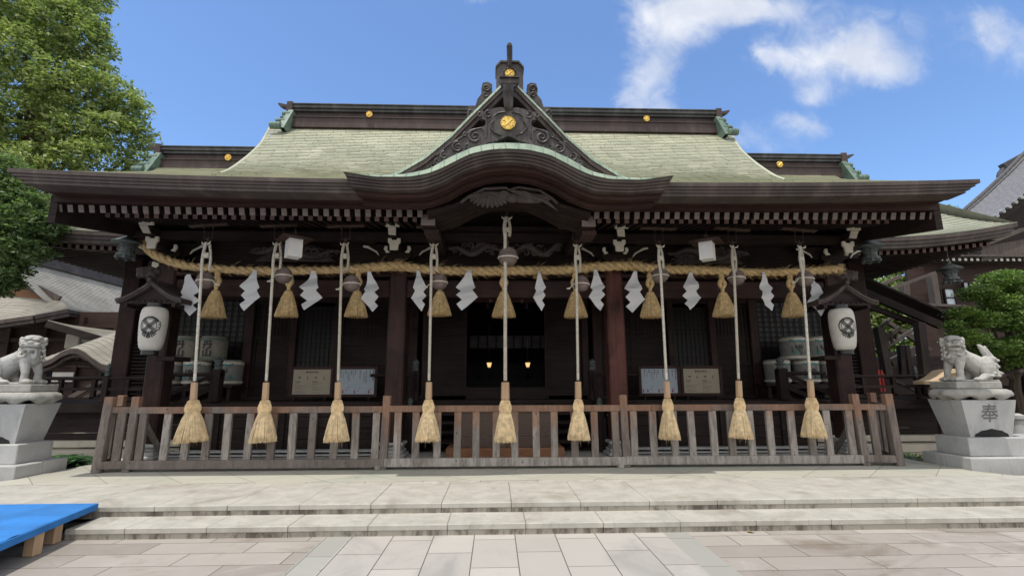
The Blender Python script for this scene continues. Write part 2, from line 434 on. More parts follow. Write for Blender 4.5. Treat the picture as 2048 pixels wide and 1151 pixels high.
def m_fence(nm='weathered fence wood', ca=(.20, .175, .155), cb=(.38, .345, .31), each=.75):
    m, t, b = mat_new(nm); g = coords(t)
    n = t.noise(g, 2.2, 6, .6, .8, (5, 5, 1)); fine = t.noise(g, 14, 5, .62, .3, (2, 2, .5)); kn = t.new('ShaderNodeTexVoronoi'); t.link(g, kn.inputs['Vector']); kn.inputs['Scale'].default_value = 4.5
    c = t.mix(t.smooth(n, .3, .7), ca, cb); c = t.mix(t.math('MULTIPLY', t.math('POWER', t.new('ShaderNodeObjectInfo').outputs['Random'], 1.6), each), c, (.085, .062, .05))
    sep = t.new('ShaderNodeSeparateXYZ'); t.link(g, sep.inputs[0])
    up = t.math('ADD', sep.outputs[2], t.math('MULTIPLY', t.math('SUBTRACT', t.noise(g, 1.4, 4, .6), .5), 1.4))
    up = t.math('ADD', up, t.smooth(t.math('ABSOLUTE', t.math('ADD', sep.outputs[0], -.2)), 3.2, 1.2, 0, .30))
    c = t.mix(t.smooth(up, .78, 1.12, 0, .7), c, t.mix(n, (.15, .068, .036), (.33, .175, .095)))
    c = t.mix(t.smooth(fine, .5, .7, 0, .55), c, (.07, .05, .042))
    c = t.mix(t.smooth(kn.outputs['Distance'], .1, .04, 0, .8), c, (.04, .03, .025))
    rgb(m, t, b, c, .8); bump(t, b, fine, .5, .008); return m
M['fence'] = m_fence(); M['fenced'] = m_fence('dark weathered post wood', (.11, .088, .076), (.205, .17, .145), .4)
granite = dict(rough=.75)
M['pave_side'] = m_paving('side paving', .98, .33, .5, (0, .2, .04), ((.25, .222, .195), (.38, .347, .31), (.31, .28, .245)), (.09, .075, .06),
    [(.55, .50, .66, .8, (.165, .13, .095), (1, 1.7, 1)), (2.2, .56, .75, .6, (.20, .165, .13), None), (1.3, .55, .75, .45, (.46, .45, .42), None)])
M['pave_mid'] = m_paving('path paving', .80, .432, .5, (PI/2, -.05, .0), ((.35, .33, .30), (.435, .41, .372), (.395, .372, .337)), (.10, .085, .07),
    [(1.1, .5, .75, .7, (.25, .24, .23), (1, .6, 1)), (4, .6, .8, .35, (.31, .28, .25), None)])
M['pave_strip'] = m_paving('green strip paving', .8, 2., .5, (PI/2, .3, 0), ((.285, .28, .25), (.34, .335, .30), (.31, .305, .275)), (.15, .15, .13),
    [(1.5, .5, .8, .5, (.24, .27, .24), None)])
M['plat_diag'] = m_paving('platform paving', .72, .72, 0., (PI/4, .1, .13), ((.37, .355, .30), (.43, .415, .35), (.395, .39, .325)), (.15, .14, .12),
    [(.6, .48, .7, .6, (.30, .34, .28), (1, 2, 1)), (2.0, .54, .75, .6, (.23, .22, .18), None)], msize=.005)
M['slab'] = m_stone('step granite', (.35, .335, .295), (.44, .42, .375), (.22, .195, .155), 1.6, (.5, .74), .4)
def m_riser():
    m, t, b = mat_new('stained riser granite'); g = coords(t)
    n = t.noise(g, 3, 6, .62); sp = t.noise(g, 170, 2, .7); st = t.noise(g, 2.2, 7, .7, .3, (3, 1, .9)); st2 = t.noise(g, .6, 3, .5)
    c = t.mix(n, (.31, .28, .235), (.40, .37, .31)); c = t.mix(t.smooth(t.math('ADD', st, t.math('MULTIPLY', st2, .5)), .68, .9, 0, .85), c, (.07, .055, .045))
    c = t.mix(t.smooth(sp, .48, .72, 0, .4), c, (.15, .14, .12)); rgb(m, t, b, c, .85); bump(t, b, sp, .4, .006); return m
M['riser'] = m_riser()
def m_roof():
    """patinated copper shingle courses: staggered seams, blotches of brown and green"""
    m, t, b = mat_new('copper shingle roof'); g = coords(t)
    n = t.noise(g, .7, 6, .65, .5); n2 = t.noise(g, 5, 5, .6, .2, (1, .3, .3)); n3 = t.noise(g, 2.2, 5, .6, .4)
    c = t.mix(t.smooth(n, .35, .65), (.365, .375, .27), (.465, .46, .345)); c = t.mix(t.smooth(n2, .5, .8, 0, .7), c, (.33, .345, .25))
    c = t.mix(t.smooth(n3, .58, .78, 0, .55), c, (.40, .355, .29))
    rnd_ = t.new('ShaderNodeNewGeometry').outputs['Random Per Island']; c = t.mix(t.math('MULTIPLY', rnd_, .34), c, (.20, .215, .155))
    rgb(m, t, b, c, .6); return m
M['roof'] = m_roof(); M['roofw'] = m_copper('grey green shingles', (.26, .27, .21), (.33, .34, .27), (.20, .215, .17), .75, 2)
# ================================================================== SETTING
g = MB(); g.grid(24, 24, lambda u, v: (-400+800*u, -300+900*v, -.012)); structure('ground', g, M['soil'])
PA = 1.68; PC = -.07      # half width of the central path, its centre
def sheet(name, mat, x0, x1, y0, y1, z, nx=8, ny=4):
    q = MB(); q.grid(nx, ny, lambda u, v: (x0+(x1-x0)*u, y0+(y1-y0)*v, z)); return structure(name, q, mat)
YS = 5.70                 # foot of the steps
sheet('pavement_left', M['pave_side'], -24, PC-PA-.27, -8, YS+.3, 0)
sheet('pavement_right', M['pave_side'], PC+PA+.27, 24, -8, YS+.3, 0)
sheet('path', M['pave_mid'], PC-PA, PC+PA, -8, YS+.3, .0)
sheet('path_strip_left', M['pave_strip'], PC-PA-.27, PC-PA, -8, YS+.3, 0)
sheet('path_strip_right', M['pave_strip'], PC+PA, PC+PA+.27, -8, YS+.3, 0)
sheet('side_ground', M['soil'], -60, 60, YS+.3, 60, .05)
# steps: slabs with open joints
XL, XR = -4.72, 17.3
slab = MB(); ris = MB(); rnd = random.Random(3)
def step(y0, y1, z0, z1, w, ph, x0, x1):
    x = x0; first = True
    while x < x1-.05:
        x2 = (math.floor((x-ph)/w+1e-6)+1)*w+ph
        if x2-x < .12: x2 += w
        x2 = min(x2, x1); j = rnd.uniform(-.0015, .0015); e = rnd.uniform(-.003, .003)
        slab.box(x+.002, x2-.002, y0+e, y1, z1-.058, z1+j, bev=.006)
        ris.box(x+.003, x2-.003, y0+.013+e, y0+.25, z0-.02, z1-.06)
        x = x2
step(5.70, 6.20, 0, .114, .845, .12, XL, XR)
step(6.165, 7.40, .114, .225, .82, -.02, -17.3, XR)
step(5.9, 6.16, .0, .112, .82, -.1, -17.3, -17.2)
step(7.404, 7.49, .15, .2255, .82, .4, -17.3, XR)
structure('steps', slab, M['slab']); structure('step_risers', ris, M['riser'])
q = MB(); q.box(-7.2, 7.2, 6.4, 11.3, -.1, .16); structure('platform_base', q, M['riser'])
q = MB(); q.add([(-7.56, 7.492, .225), (7.56, 7.492, .225), (7.30, 7.93, .225), (7.30, 9.35, .225), (-7.30, 9.35, .225), (-7.30, 7.93, .225)], [(0, 1, 2, 3, 4, 5)])
q.add([(7.56, 7.492, .225), (7.30, 7.93, .225), (7.30, 9.35, .225), (7.56, 7.492, .06), (7.30, 7.93, .06), (7.30, 9.35, .06)], [(0, 3, 4, 1), (1, 4, 5, 2)])
q.add([(-7.56, 7.492, .225), (-7.30, 7.93, .225), (-7.30, 9.35, .225), (-7.56, 7.492, .06), (-7.30, 7.93, .06), (-7.30, 9.35, .06)], [(0, 1, 4, 3), (1, 2, 5, 4)]); structure('platform', q, M['plat_diag'])
sheet('platform_rear', M['slab'], -7.30, 7.30, 9.35, 11.2, .221)
q = MB(); q.grid(6, 3, lambda u, v: (-17+34*u, 7.49+(11.2-7.49)*v, .10)); structure('planting_ground', q, M['soil'])
# ================================================================== SHRINE HALL
hall = thing('shrine_hall', (0, 12, .22), 'long dark timber shrine hall with green copper roof, curved central gable and gold crests', 'shrine')
def eave_up(x, k=.115, w=7.4): return k*(abs(x)/w)**3
RISE = .45
def z1(d): return 4.60+RISE*d+.0075*d*d
def z2(d): return 4.61+RISE*d+.0565*d*d
WT = [(7.25, 4.98), (7.9, 5.0), (8.6, 5.12), (9.5, 5.38), (10.9, 5.72), (12.0, 6.08)]
def courses(mb, hw, zf, D0, D1, step_, nx, up=None, th=.024, xc=0., hole=None):
    L = [D0]
    while L[-1] < D1-1e-6:
        sl = (zf(L[-1]+.05)-zf(L[-1]))/.05; L.append(min(D1, L[-1]+step_/math.sqrt(1+sl*sl)))
    for r_i, (a, b) in enumerate(zip(L[:-1], L[1:])):
        wa, wb = hw(a), hw(b); cuts = [-1.]
        while cuts[-1] < 1: cuts.append(min(1., cuts[-1]+(2/nx)*(random.uniform(.25, .8) if len(cuts) == 1 else random.uniform(.9, 1.1))))
        for c0, c1 in zip(cuts[:-1], cuts[1:]):
            if c1-c0 < 1e-4 or (hole and a < hole[1] and abs((c0+c1)/2)*wa < hole[0]): continue
            j = random.uniform(-.004, .004); vs = []
            for c in (c0+.0006, c1-.0006):
                xa, xb = xc+wa*c, xc+wb*c; ua = up(xa, a) if up else 0; ub = up(xb, b) if up else 0
                vs += [(xa, a+.014, zf(a+.014)+ua-.004), (xa, a, zf(a)+th+ua+j), (xb, b+.02, zf(b+.02)+ub+.002)]
            mb.add(vs, [(0, 3, 4, 1), (1, 4, 5, 2)])
mr = MB()
courses(mr, lambda D: interp(WT, D), lambda D: z2(D-7.1), 7.6, 12.0, .142, 40, hole=(1.4, 8.6))
# thick rolled verge edge on both sides
for s_ in (-1, 1):
    vs = []; n = 24
    for i in range(n+1):
        D = 7.9+4.1*i/n; w = interp(WT, D)*s_
        vs += [(w, D, z2(D-7.1)+.02), (w, D, z1(D-7.1)-.1)]
    f = [(2*i, 2*i+1, 2*i+3, 2*i+2) for i in range(n)]
    mr.add(vs, f)
    mr.tube([(interp(WT, 8.3+3.7*i/20)*s_, 8.3+3.7*i/20, z2(1.2+3.7*i/20)-.005) for i in range(21)], .035, 8)
mr.add([(-6.0, 12, z2(4.9)), (6.0, 12, z2(4.9)), (6.2, 17, 4.9), (-6.2, 17, 4.9)], [(0, 1, 2, 3)])
main_roof = part('main_roof', mr, M['roof'], hall)
lr = MB()
courses(lr, lambda D: 7.42 if D < 9.8 else 7.42+(D-9.8)*.62, lambda D: z1(D-7.1), 7.1, 12.0, .142, 40, hole=(1.9, 9.2), up=lambda x, D: eave_up(x)*max(0, 1-(D-7.1)/3.5) if abs(x) > 1.6 else 0)
lower_roof = part('lower_roof', lr, M['roof'], hall)
# hall's own wing eaves behind, left and right
for s_ in (-1, 1):
    wr = MB()
    def wf(u, v, s_=s_):
        X = 7.55+(11.05-7.55)*u; e = 4.60+.36*max(0, (X-7.6)/3.45)**2
        Xt = 7.2+(8.8-7.2)*u; t_ = v
        return (s_*(X+(Xt-X)*t_), 9.8+2.2*t_, e+(6.95-e)*(t_**1.45))
    nrow = 26
    for j in range(nrow):
        a, b = j/nrow, (j+1)/nrow; vs = []
        for i in range(25):
            p = wf(i/24, a); q2 = wf(i/24, b); vs += [p, (p[0], p[1], p[2]+.024), (q2[0], q2[1], q2[2]+.002)]
        fs = []
        for i in range(24): k = 3*i; fs += [(k, k+3, k+4, k+1), (k+1, k+4, k+5, k+2)]
        wr.add(vs, fs)
    wr.add([wf(1, 0), wf(1, 1), (s_*9.2, 17, 4.9), (s_*11.05, 17, 4.7)], [(0, 1, 2, 3)])
    wr.add([wf(0, 1), wf(1, 1), (s_*9.2, 17, 4.9), (s_*6, 17, 4.9)], [(0, 1, 2, 3)])
    part('wing_roof', wr, M['roofw'], hall)
    cb = MB(); cb.box(*sorted((s_*6.85, s_*7.55)), 9.97, 10.05, 4.2, 5.6); part('eave_closing_board', cb, M['dx'], hall)
    # fascia of the wing eave, rafters and soffit under it
    wfas = MB(); N = 24
    for k, (dz0, dz1, dy, dx) in enumerate(((.0, -.075, 0, 0), (-.075, -.15, .035, .06), (-.15, -.22, .07, .12))):
        X1 = 11.05-dx
        top = []; bot = []
        for i in range(N+1):
            X = 7.55+(X1-7.55)*i/N; e = 4.60+.36*max(0, (X-7.6)/3.45)**2
            top.append((s_*X, e+dz0+.01)); bot.append((s_*X, e+dz1))
        wfas.loft(top, bot, 9.8+dy, 9.98+dy)
    for k in range(3): wfas.bar((s_*(10.98-k*.06), 9.85+.035*k, 4.92-.075*k), (s_*(10.98-k*.06), 17, 4.66-.075*k), .12, .074)
    part('wing_eave_fascia', wfas, M['fascia'], hall)
    so = MB(); so.add([(s_*6.9, 9.95, 4.44), (s_*10.7, 9.95, 4.62), (s_*10.7, 17, 4.7), (s_*9.0, 12.7, 5.0), (s_*6.9, 12.7, 5.0)], [(0, 1, 2, 3, 4)])
    part('wing_soffit', so, M['dy'], hall)
    ra = MB(); X = 7.05
    while X < 10.7:
        e = .30*max(0, (X-7.6)/3.45)**2
        ra.bar((s_*X, 10.15, 4.36+e), (s_*X, 12.7, 4.86+e*.3), .075, .085); X += .165
    for k in range(24):
        Y = 10.4+k*.17; ra.bar((s_*10.75, Y, 4.55), (s_*9.0, Y, 4.72), .07, .08)
    r_ = part('wing_rafter', ra, M['dy'], hall); r_.data.materials.append(M['rafter2'])
    for pl_ in r_.data.polygons:
        if all(r_.data.vertices[j].co.y < 10.2-12 for j in pl_.vertices): pl_.material_index = 1
    r_; r_['kind'] = 'stuff'
# front eave fascia in stepped layers
N = 60
lay = [(.03, -.03, 0, 0), (-.03, -.075, .02, .07), (-.075, -.12, .04, .14), (-.12, -.17, .06, .21)]
for s_ in (-1, 1):
    fa = MB()
    for (a, b, dy, dx) in lay:
        X0, X1 = 1.9, 7.45-dx
        xs = [X0+(X1-X0)*i/N for i in range(N+1)]
        fa.loft([(s_*x, 4.60+eave_up(x)+a+.003) for x in xs], [(s_*x, 4.60+eave_up(x)+b) for x in xs], 7.1+dy-.02, 7.4+dy)
        fa.bar((s_*(7.40-dx-.04), 7.4+dy, 4.72+(a+b)/2), (s_*(7.40-dx-.04), 9.9, 5.2+(a+b)/2), .09, a-b)
    part('eave_fascia', fa, M['fascia'], hall)
for s_ in (-1, 1):
    fe = MB(); xr = [s_*v for v in np.linspace(1.35, 7.2, 25)]
    fe.loft([(x, 4.47+eave_up(x)*.9) for x in xr], [(x, 4.445+eave_up(x)*.9) for x in xr], 7.25, 7.68)
    fe.loft([(x, 4.445+eave_up(x)*.9) for x in xr], [(x, 4.38+eave_up(x)*.5) for x in xr], 7.62, 7.72)
    fe.add([(s_*1.35, 7.7, 4.47), (s_*7.2, 7.7, 4.47), (s_*7.2, 8.7, 4.80), (s_*1.35, 8.7, 4.80), (s_*1.35, 12.6, 5.52), (s_*7.2, 12.6, 5.52)], [(0, 3, 2, 1), (3, 4, 5, 2)])
    part('eave_board', fe, M['beamred'], hall)
so_ = MB(); so_.add([(-1.5, 9.76, 5.0), (1.5, 9.76, 5.0), (1.5, 12.6, 5.0), (-1.5, 12.6, 5.0)], [(0, 3, 2, 1)]); part('ceiling_board', so_, M['dx'], hall)

for s_ in (-1, 1):
    eb = MB(); xa_, xb_ = sorted((s_*7.16, s_*7.28)); eb.add([(x, y, z) for x in (xa_, xb_) for y, z in ((7.66, 4.10), (9.95, 4.50), (9.95, 5.4), (7.66, 4.56))], [(0, 1, 2, 3), (7, 6, 5, 4), (0, 4, 5, 1), (1, 5, 6, 2), (2, 6, 7, 3), (3, 7, 4, 0)])
    part('eave_end_board', eb, M['dx'], hall)
# rafters: two rows of tips under the front eave
def rafter(D0, D1, zz, w, h, slope, nm, mat, xs, stuff_from):
    def build(q, tips, x, y, z):
        i0 = len(q.f); q.bar((x, y, z), (x, y+D1-D0, z+(D1-D0)*slope), w, h, bev=.004)
        for i in range(i0, len(q.f)):
            if all(q.v[j][1] < y+.034 for j in q.f[i]): tips.append(i)
    def put(q, tips, name):
        o = part(name, q, M['dy'], hall, local=True); o.data.materials.append(mat)
        for i in tips: o.data.polygons[i].material_index = 1
        return o
    rest = MB(); rt = []; proto = None
    for k, x in enumerate(xs):
        u_ = eave_up(x)*.35
        if k < stuff_from:
            if proto is None: q = MB(); tp_ = []; build(q, tp_, 0, 0, 0); proto = o = put(q, tp_, nm)
            else: o = proto.copy(); COL.objects.link(o); o.parent = hall
            o.location = Vector((x, D0, zz+u_))-WPOS[hall.name]
        else: p = Vector((x, D0, zz+u_))-WPOS[hall.name]; build(rest, rt, *p)
    if rest.v: put_ = part(nm+'s', rest, M['dy'], hall, local=True); put_.data.materials.append(mat); put_['kind'] = 'stuff'
    if rest.v:
        yt = D0-WPOS[hall.name].y
        for pl_ in put_.data.polygons:
            if all(put_.data.vertices[j].co.y < yt+.034 for j in pl_.vertices): pl_.material_index = 1
xs = [s_*(1.45+.168*i) for s_ in (-1, 1) for i in range(35)]
rafter(7.70, 8.62, 4.315, .086, .12, .36, 'rafter', M['rafter'], sorted(xs), 100)
xs2 = [s_*(1.50+.168*i) for s_ in (-1, 1) for i in range(34)]
rafter(8.50, 12.4, 4.495, .082, .095, .17, 'base_rafter', M['rafter2'], sorted(xs2, key=abs), 20)
q = MB(); q.box(-7.15, -1.42, 8.55, 8.64, 4.56, 4.60); part('rafter_board', q, M['dx'], hall); q = MB(); q.box(1.42, 7.15, 8.55, 8.64, 4.56, 4.60); part('rafter_board', q, M['dx'], hall)
# ridges -----------------------------------------------------------
def ridge(x0, x1, zb, zt, D):
    q = MB(); h = zt-zb
    q.box(x0, x1, D-.2, D+.5, zb-.15, zb+h*.24); q.box(x0, x1, D-.10, D+.4, zb+h*.24, zb+h*.62)
    x = x0+.25
    while x < x1: q.box(x, x+.012, D-.104, D-.09, zb+h*.245, zb+h*.615); x += .42
    q.box(x0, x1, D-.23, D-.1, zb+h*.225, zb+h*.265)
    part('ridge_base', q, M['ridge'], hall)
    q = MB(); q.box(x0, x1, D-.17, D+.45, zb+h*.63, zb+h*.73); q.box(x0-.02, x1+.02, D-.23, D+.5, zb+h*.75, zb+h*.90, bev=.01)
    q.tube([(x0-.03, D+.1, zt-.03), (x1+.03, D+.1, zt-.03)], .1, 10); q.box(x0, x1, D-.27, D+.5, zb+h*.90, zt-.02, bev=.02)
    part('ridge_cap', q, M['ridgetop'], hall)
def ridge_end(x, s_, zb, zt, D, mat=None):
    q = MB(); h = zt-zb
    a, b = sorted((x-s_*.02, x+s_*.13)); q.box(a, b, D-.26, D+.5, zb+h*.15, zt+.03, bev=.012)
    q.prism([(x, zt-.06), (x, zt+.02), (x+s_*.22, zt+.02), (x+s_*.40, zt+.06), (x+s_*.42, zt+.03), (x+s_*.33, zt-.03), (x+s_*.2, zt-.06)], D-.12, D+.05)
    o = part('ridge_end', q, M['ridge'], hall)
    q = MB()
    for (x0_, x1_, dz, r, D_) in ((.0, .19, .15, .075, D-.27), (.03, .22, .04, .05, D-.30), (.06, .28, -.11, .065, D-.40), (.10, .36, -.30, .09, D-.52)):
        z = zb+dz; a, b = sorted((x+s_*x0_, x+s_*x1_))
        nb = 3
        for k in range(nb):
            xa = a+(b-a)*k/nb; q.tube([(xa, D_, z), (xa+(b-a)/nb-.006, D_, z)], [r, r*.97], 14)
        q.tube([(a-.01, D_, z), (b+.012, D_, z)], r*.55, 10)
    part('scroll', q, M['greend'], o)
    q = MB(); q.add([(x-s_*.06, D-.27, zb+h*.55), (x+s_*.06, D-.27, zb+h*.55), (x+s_*.16, D-.56, zb-.34), (x+s_*.02, D-.56, zb-.38), (x-s_*.06, D+.1, zb+h*.4), (x+s_*.06, D+.1, zb+h*.4), (x+s_*.16, D-.1, zb-.34), (x+s_*.02, D-.1, zb-.38)],
      [(0, 3, 2, 1), (0, 1, 5, 4), (1, 2, 6, 5), (0, 4, 7, 3), (4, 5, 6, 7)]); part('scroll_plate', q, M['greend'], o)
def disk_crest(c, r, parent, tilt=0., name='crest'):
    """round gilt crest: rim, crossed bars, petals"""
    q = MB(); Mx = Matrix.Translation(Vector(c)) @ Matrix.Rotation(PI/2+tilt, 4, 'X')
    q.lathe([(r, -.015), (r, .012), (r*.93, .02), (r*.86, .008), (.001, .008)], n=26, M=Mx)
    for a in (45, -45): q.box(-r*.72, r*.72, -r*.13, r*.13, .006, .03 if a > 0 else .022, Mx @ Matrix.Rotation(R(a), 4, 'Z'), .003)
    for k in range(12):
        a = 2*PI*k/12; q.ball((0, 0, 0), (r*.12, r*.12, .012), 6, None)
        n_ = 26  # move last ball
        i0 = len(q.v)-(2+6*3)
        for i in range(i0, len(q.v)):
            p = Vector(q.v[i]); q.v[i] = tuple(Mx @ (p+Vector((r*.68*math.cos(a), r*.68*math.sin(a), .012))))
    return part(name, q, M['gold'], parent, smooth=False)
ridge(-5.45, 5.62, 8.19, 8.69, 11.95)
for s_, x in ((-1, -5.45), (1, 5.62)): ridge_end(x, s_, 8.19, 8.69, 11.95)
for x in (-3.47, 3.73): disk_crest((x, 11.70, 8.385), .085, hall)
ridge(-8.60, -4.8, 6.98, 7.47, 11.95); ridge(4.8, 8.85, 6.98, 7.47, 11.95)
ridge_end(-8.60, -1, 6.98, 7.47, 11.95); ridge_end(8.85, 1, 6.98, 7.47, 11.95)
for x in (-6.9, 7.15): disk_crest((x, 11.70, 7.15), .085, hall)
# chidori gable ---------------------------------------------------
GX = .03
GT = [(0, 7.20), (.12, 7.14), (.2, 7.05), (.36, 6.87), (.65, 6.55), (1.06, 6.08), (1.51, 5.66), (2.02, 5.33), (2.3, 5.21)]
def gz(x): return interp(GT, abs(x-GX))
xsg = [GX+s_*v for s_, rng in ((-1, np.linspace(2.25, 0, 46)), (1, np.linspace(0, 2.25, 46)[1:])) for v in rng]
q = MB()
for s_ in (-1, 1):
    n = 46; prev = None
    for i in range(n):
        a, b = 2.25*i/n, 2.25*(i+1)/n; xa, xb = GX+s_*a, GX+s_*b; za, zb = gz(xa), gz(xb)
        t_ = .006 if i % 2 else 0.
        # green tiles: sloping lip then the roof going back
        q.add([(xa, 8.30, za-.095), (xb, 8.30, zb-.095-.00), (xb, 8.36, zb+.0), (xa, 8.36, za+t_), (xa, 11.8, za+.12), (xb, 11.8, zb+.12)], [(0, 1, 2, 3), (3, 2, 5, 4)])
gq = q
q = MB()
for s_ in (-1, 1):
    for v in np.arange(.15, 2.25, .115):
        x = GX+s_*v; q.bar((x, 8.29, gz(x)-.10), (x, 8.365, gz(x)+.006), .008, .008)
part2('gable_roof', gq, M['green'], q, M['greend'], hall)
q = MB()
for (o0, o1, y0, y1) in ((-.095, -.19, 8.31, 8.7), (-.19, -.30, 8.35, 8.7)):
    q.loft([(x, gz(x)+o0) for x in xsg], [(x, gz(x)+o1*1.0-.05*0) for x in xsg], y0, y1)
part('gable_board', q, M['fascia'], hall)
q = MB(); q.loft([(x, gz(x)-.2) for x in xsg], [(x, min(gz(x)-.3, 4.95)) for x in xsg], 8.8, 8.86); part('gable_panel', q, M['dx'], hall)
# carved gable pendant with scrolls
def spiral(c, r, turns, w, y, s_=1, start=0., th=.03, n=40):
    q = []
    for i in range(n+1):
        t_ = i/n; a = start+s_*turns*2*PI*t_; rr = r*(1-t_*.86)
        q.append((c[0]+rr*math.cos(a), y, c[1]+rr*math.sin(a)))
    return q, [w*(1-.5*i/n) for i in range(n+1)]
go = MB()
half = [(0, 6.57), (.14, 6.60), (.30, 6.57), (.42, 6.50), (.50, 6.52), (.56, 6.45), (.50, 6.36), (.40, 6.33), (.44, 6.22), (.60, 6.16), (.72, 6.10), (.78, 6.0), (.90, 5.98), (.98, 5.88), (1.12, 5.80), (1.18, 5.66), (1.34, 5.56), (1.36, 5.46), (1.1, 5.44), (.6, 5.62), (.4, 5.88), (.22, 5.92), (.1, 5.98), (0, 6.03)]
go.prism([(GX-.02+x, z) for x, z in half]+[(GX-.02-x, z) for x, z in half[::-1][1:-1]], 8.16, 8.26)
for s_ in (-1, 1):
    X = lambda v: GX-.02+s_*v
    for (cx, cz, r, w, tn) in ((.61, 6.00, .13, .026, 1.7), (.92, 5.79, .105, .022, 1.6), (1.16, 5.62, .08, .018, 1.3), (.37, 6.44, .075, .018, 1.3), (.52, 6.43, .05, .02, 1.1), (.79, 6.03, .045, .016, 1.0), (.74, 5.80, .05, .015, 1.), (1.02,5.93,.04,.014,1.), (1.28,5.5,.05,.014,1.2)):
        pts, ws = spiral((X(cx), cz), r, tn, w, 8.145, -s_, PI/2); go.tube(pts, ws, 6)
    pts = [(X(.14+.13*math.cos(a)*1.0+.1), 8.15, 6.27+.2*math.sin(a)) for a in np.linspace(-PI/2, PI/2, 10)]
    go.tube([(X(.06), 8.15, 6.50), (X(.20), 8.15, 6.47), (X(.28), 8.15, 6.40), (X(.27), 8.15, 6.32), (X(.33), 8.15, 6.25), (X(.33), 8.15, 6.17), (X(.25), 8.15, 6.08), (X(.14), 8.15, 6.03)], .016, 6)
    go.tube([(X(.42), 8.15, 6.40), (X(.40), 8.15, 6.2), (X(.41), 8.15, 5.98)], .014, 6)
    go.tube([(X(.46), 8.15, 6.12), (X(.5), 8.15, 6.17), (X(.7), 8.15, 6.12), (X(.85), 8.15, 5.98), (X(1.05), 8.15, 5.86), (X(1.3), 8.15, 5.62)], .014, 6)
go.v = [(x*.983, y, 1.6+(z-1.6)*.983) for x, y, z in go.v]
pend = part('gable_pendant', go, M['orn'], hall)
disk_crest((-.0, 8.135, 6.19), .135, hall)
q = MB(); q.tube([(GX-.02, 8.28, 6.46), (GX-.02, 8.14, 6.53), (GX-.03, 8.0, 6.75), (GX-.03, 7.97, 6.83)], [.075, .085, .10, .09], 16); part('gable_log_ornament', q, M['orn'], hall)
q = MB(); q.prism([(GX-.18, 7.15), (GX+.18, 7.15), (GX+.17, 7.08), (GX+.09, 6.98), (GX-.09, 6.98), (GX-.17, 7.08)], 8.24, 8.4); q.prism([(GX-.185, 7.155), (GX+.185, 7.155), (GX+.185, 7.175), (GX-.185, 7.175)], 8.2, 8.4)
q.prism([(GX-.16, 7.06), (GX+.16, 7.06), (GX+.15, 7.045), (GX-.15, 7.045)], 8.225, 8.4)
part('gable_peak_block', q, M['orn'], hall)
# ridge-end plate above the gable
XO = .045
q = MB(); q.prism([(XO-.26, 6.95), (XO-.26, 7.58), (XO-.17, 7.70), (XO+.17, 7.70), (XO+.26, 7.58), (XO+.26, 6.95)], 8.56, 8.9)
q.prism([(XO-.275, 7.56), (XO-.275, 7.60), (XO-.18, 7.725), (XO+.18, 7.725), (XO+.275, 7.60), (XO+.275, 7.56), (XO+.17, 7.69), (XO-.17, 7.69)][:8], 8.52, 8.9)
op = part('ridge_end_plate', q, M['orn'], hall)
q = MB()
q.tube([(XO-.14, 8.54, 7.2), (XO-.14, 8.54, 7.49), (XO-.10, 8.54, 7.52), (XO-.08, 8.54, 7.57), (XO+.08, 8.54, 7.57), (XO+.10, 8.54, 7.52), (XO+.14, 8.54, 7.49), (XO+.14, 8.54, 7.2)], .013, 6)
part('plate_moulding', q, M['orn'], op)
disk_crest((XO, 8.53, 7.45), .092, hall)
q = MB(); q.tube([(XO, 8.6, 7.62), (XO, 8.52, 7.70), (XO-.005, 8.42, 7.82), (XO-.01, 8.34, 7.91), (XO-.01, 8.33, 7.95)], [.05, .052, .055, .056, .035], 14); part('ridge_horn', q, M['orn'], hall)
for s_ in (-1, 1):
    q = MB()
    q.prism([(XO+s_*.26, 7.15), (XO+s_*.34, 7.12), (XO+s_*.34, 7.30), (XO+s_*.42, 7.35), (XO+s_*.52, 7.33), (XO+s_*.55, 7.2), (XO+s_*.54, 7.1), (XO+s_*.62, 6.98), (XO+s_*.66, 6.83), (XO+s_*.72, 6.84), (XO+s_*.80, 6.80), (XO+s_*.82, 6.62), (XO+s_*.80, 6.35), (XO+s_*.26, 6.4)], 8.66, 8.82)
    for (cx, cz, r, w) in ((.45, 7.22, .075, .02), (.46, 7.08, .06, .018), (.74, 6.70, .06, .018)):
        pts, ws = spiral((XO+s_*cx, cz), r, 1.5, w, 8.65, s_, 0); q.tube(pts, ws, 6)
    for k in range(4): q.tube([(XO+s_*(.36+.05*k), 8.65, 7.0-.02*k), (XO+s_*(.44+.05*k), 8.64, 6.93-.03*k), (XO+s_*(.48+.055*k), 8.65, 6.75-.05*k)], .012, 5)
    part('ridge_fin', q, M['orn'], hall)
# karahafu: the undulating gable of the porch -------------------------------
KT = [(0, 5.075), (.28, 5.06), (.6, 4.985), (.88, 4.83), (1.05, 4.735), (1.23, 4.66), (1.5, 4.605), (2.0, 4.60), (2.47, 4.675)]
KB = [(0, 4.90), (.37, 4.86), (.7, 4.74), (1.0, 4.555), (1.3, 4.44), (1.8, 4.425), (2.36, 4.475)]
KS = [(0, 5.235), (.3, 5.22), (.58, 5.15), (.92, 4.985), (1.25, 4.78), (1.6, 4.70), (2.0, 4.68), (2.47, 4.70)]
NK = 81; kt = sm_curve(KT, NK); kb_ = sm_curve(KB, NK); ks = sm_curve(KS, NK)
kb = kb_
def blend(a, b, t_): return [(x1+(x2-x1)*t_, z1_+(z2_-z1_)*t_) for (x1, z1_), (x2, z2_) in zip(a, b)]
q = MB(); fr = [0, .34, .56, .78, 1.]
for k in range(4): q.loft(blend(kt, kb, fr[k]), blend(kt, kb, fr[k+1]-.012), 6.9+.03*k, 7.5+.03*k)
part('curved_gable_fascia', q, M['fascia'], hall)
q = MB(); n = NK
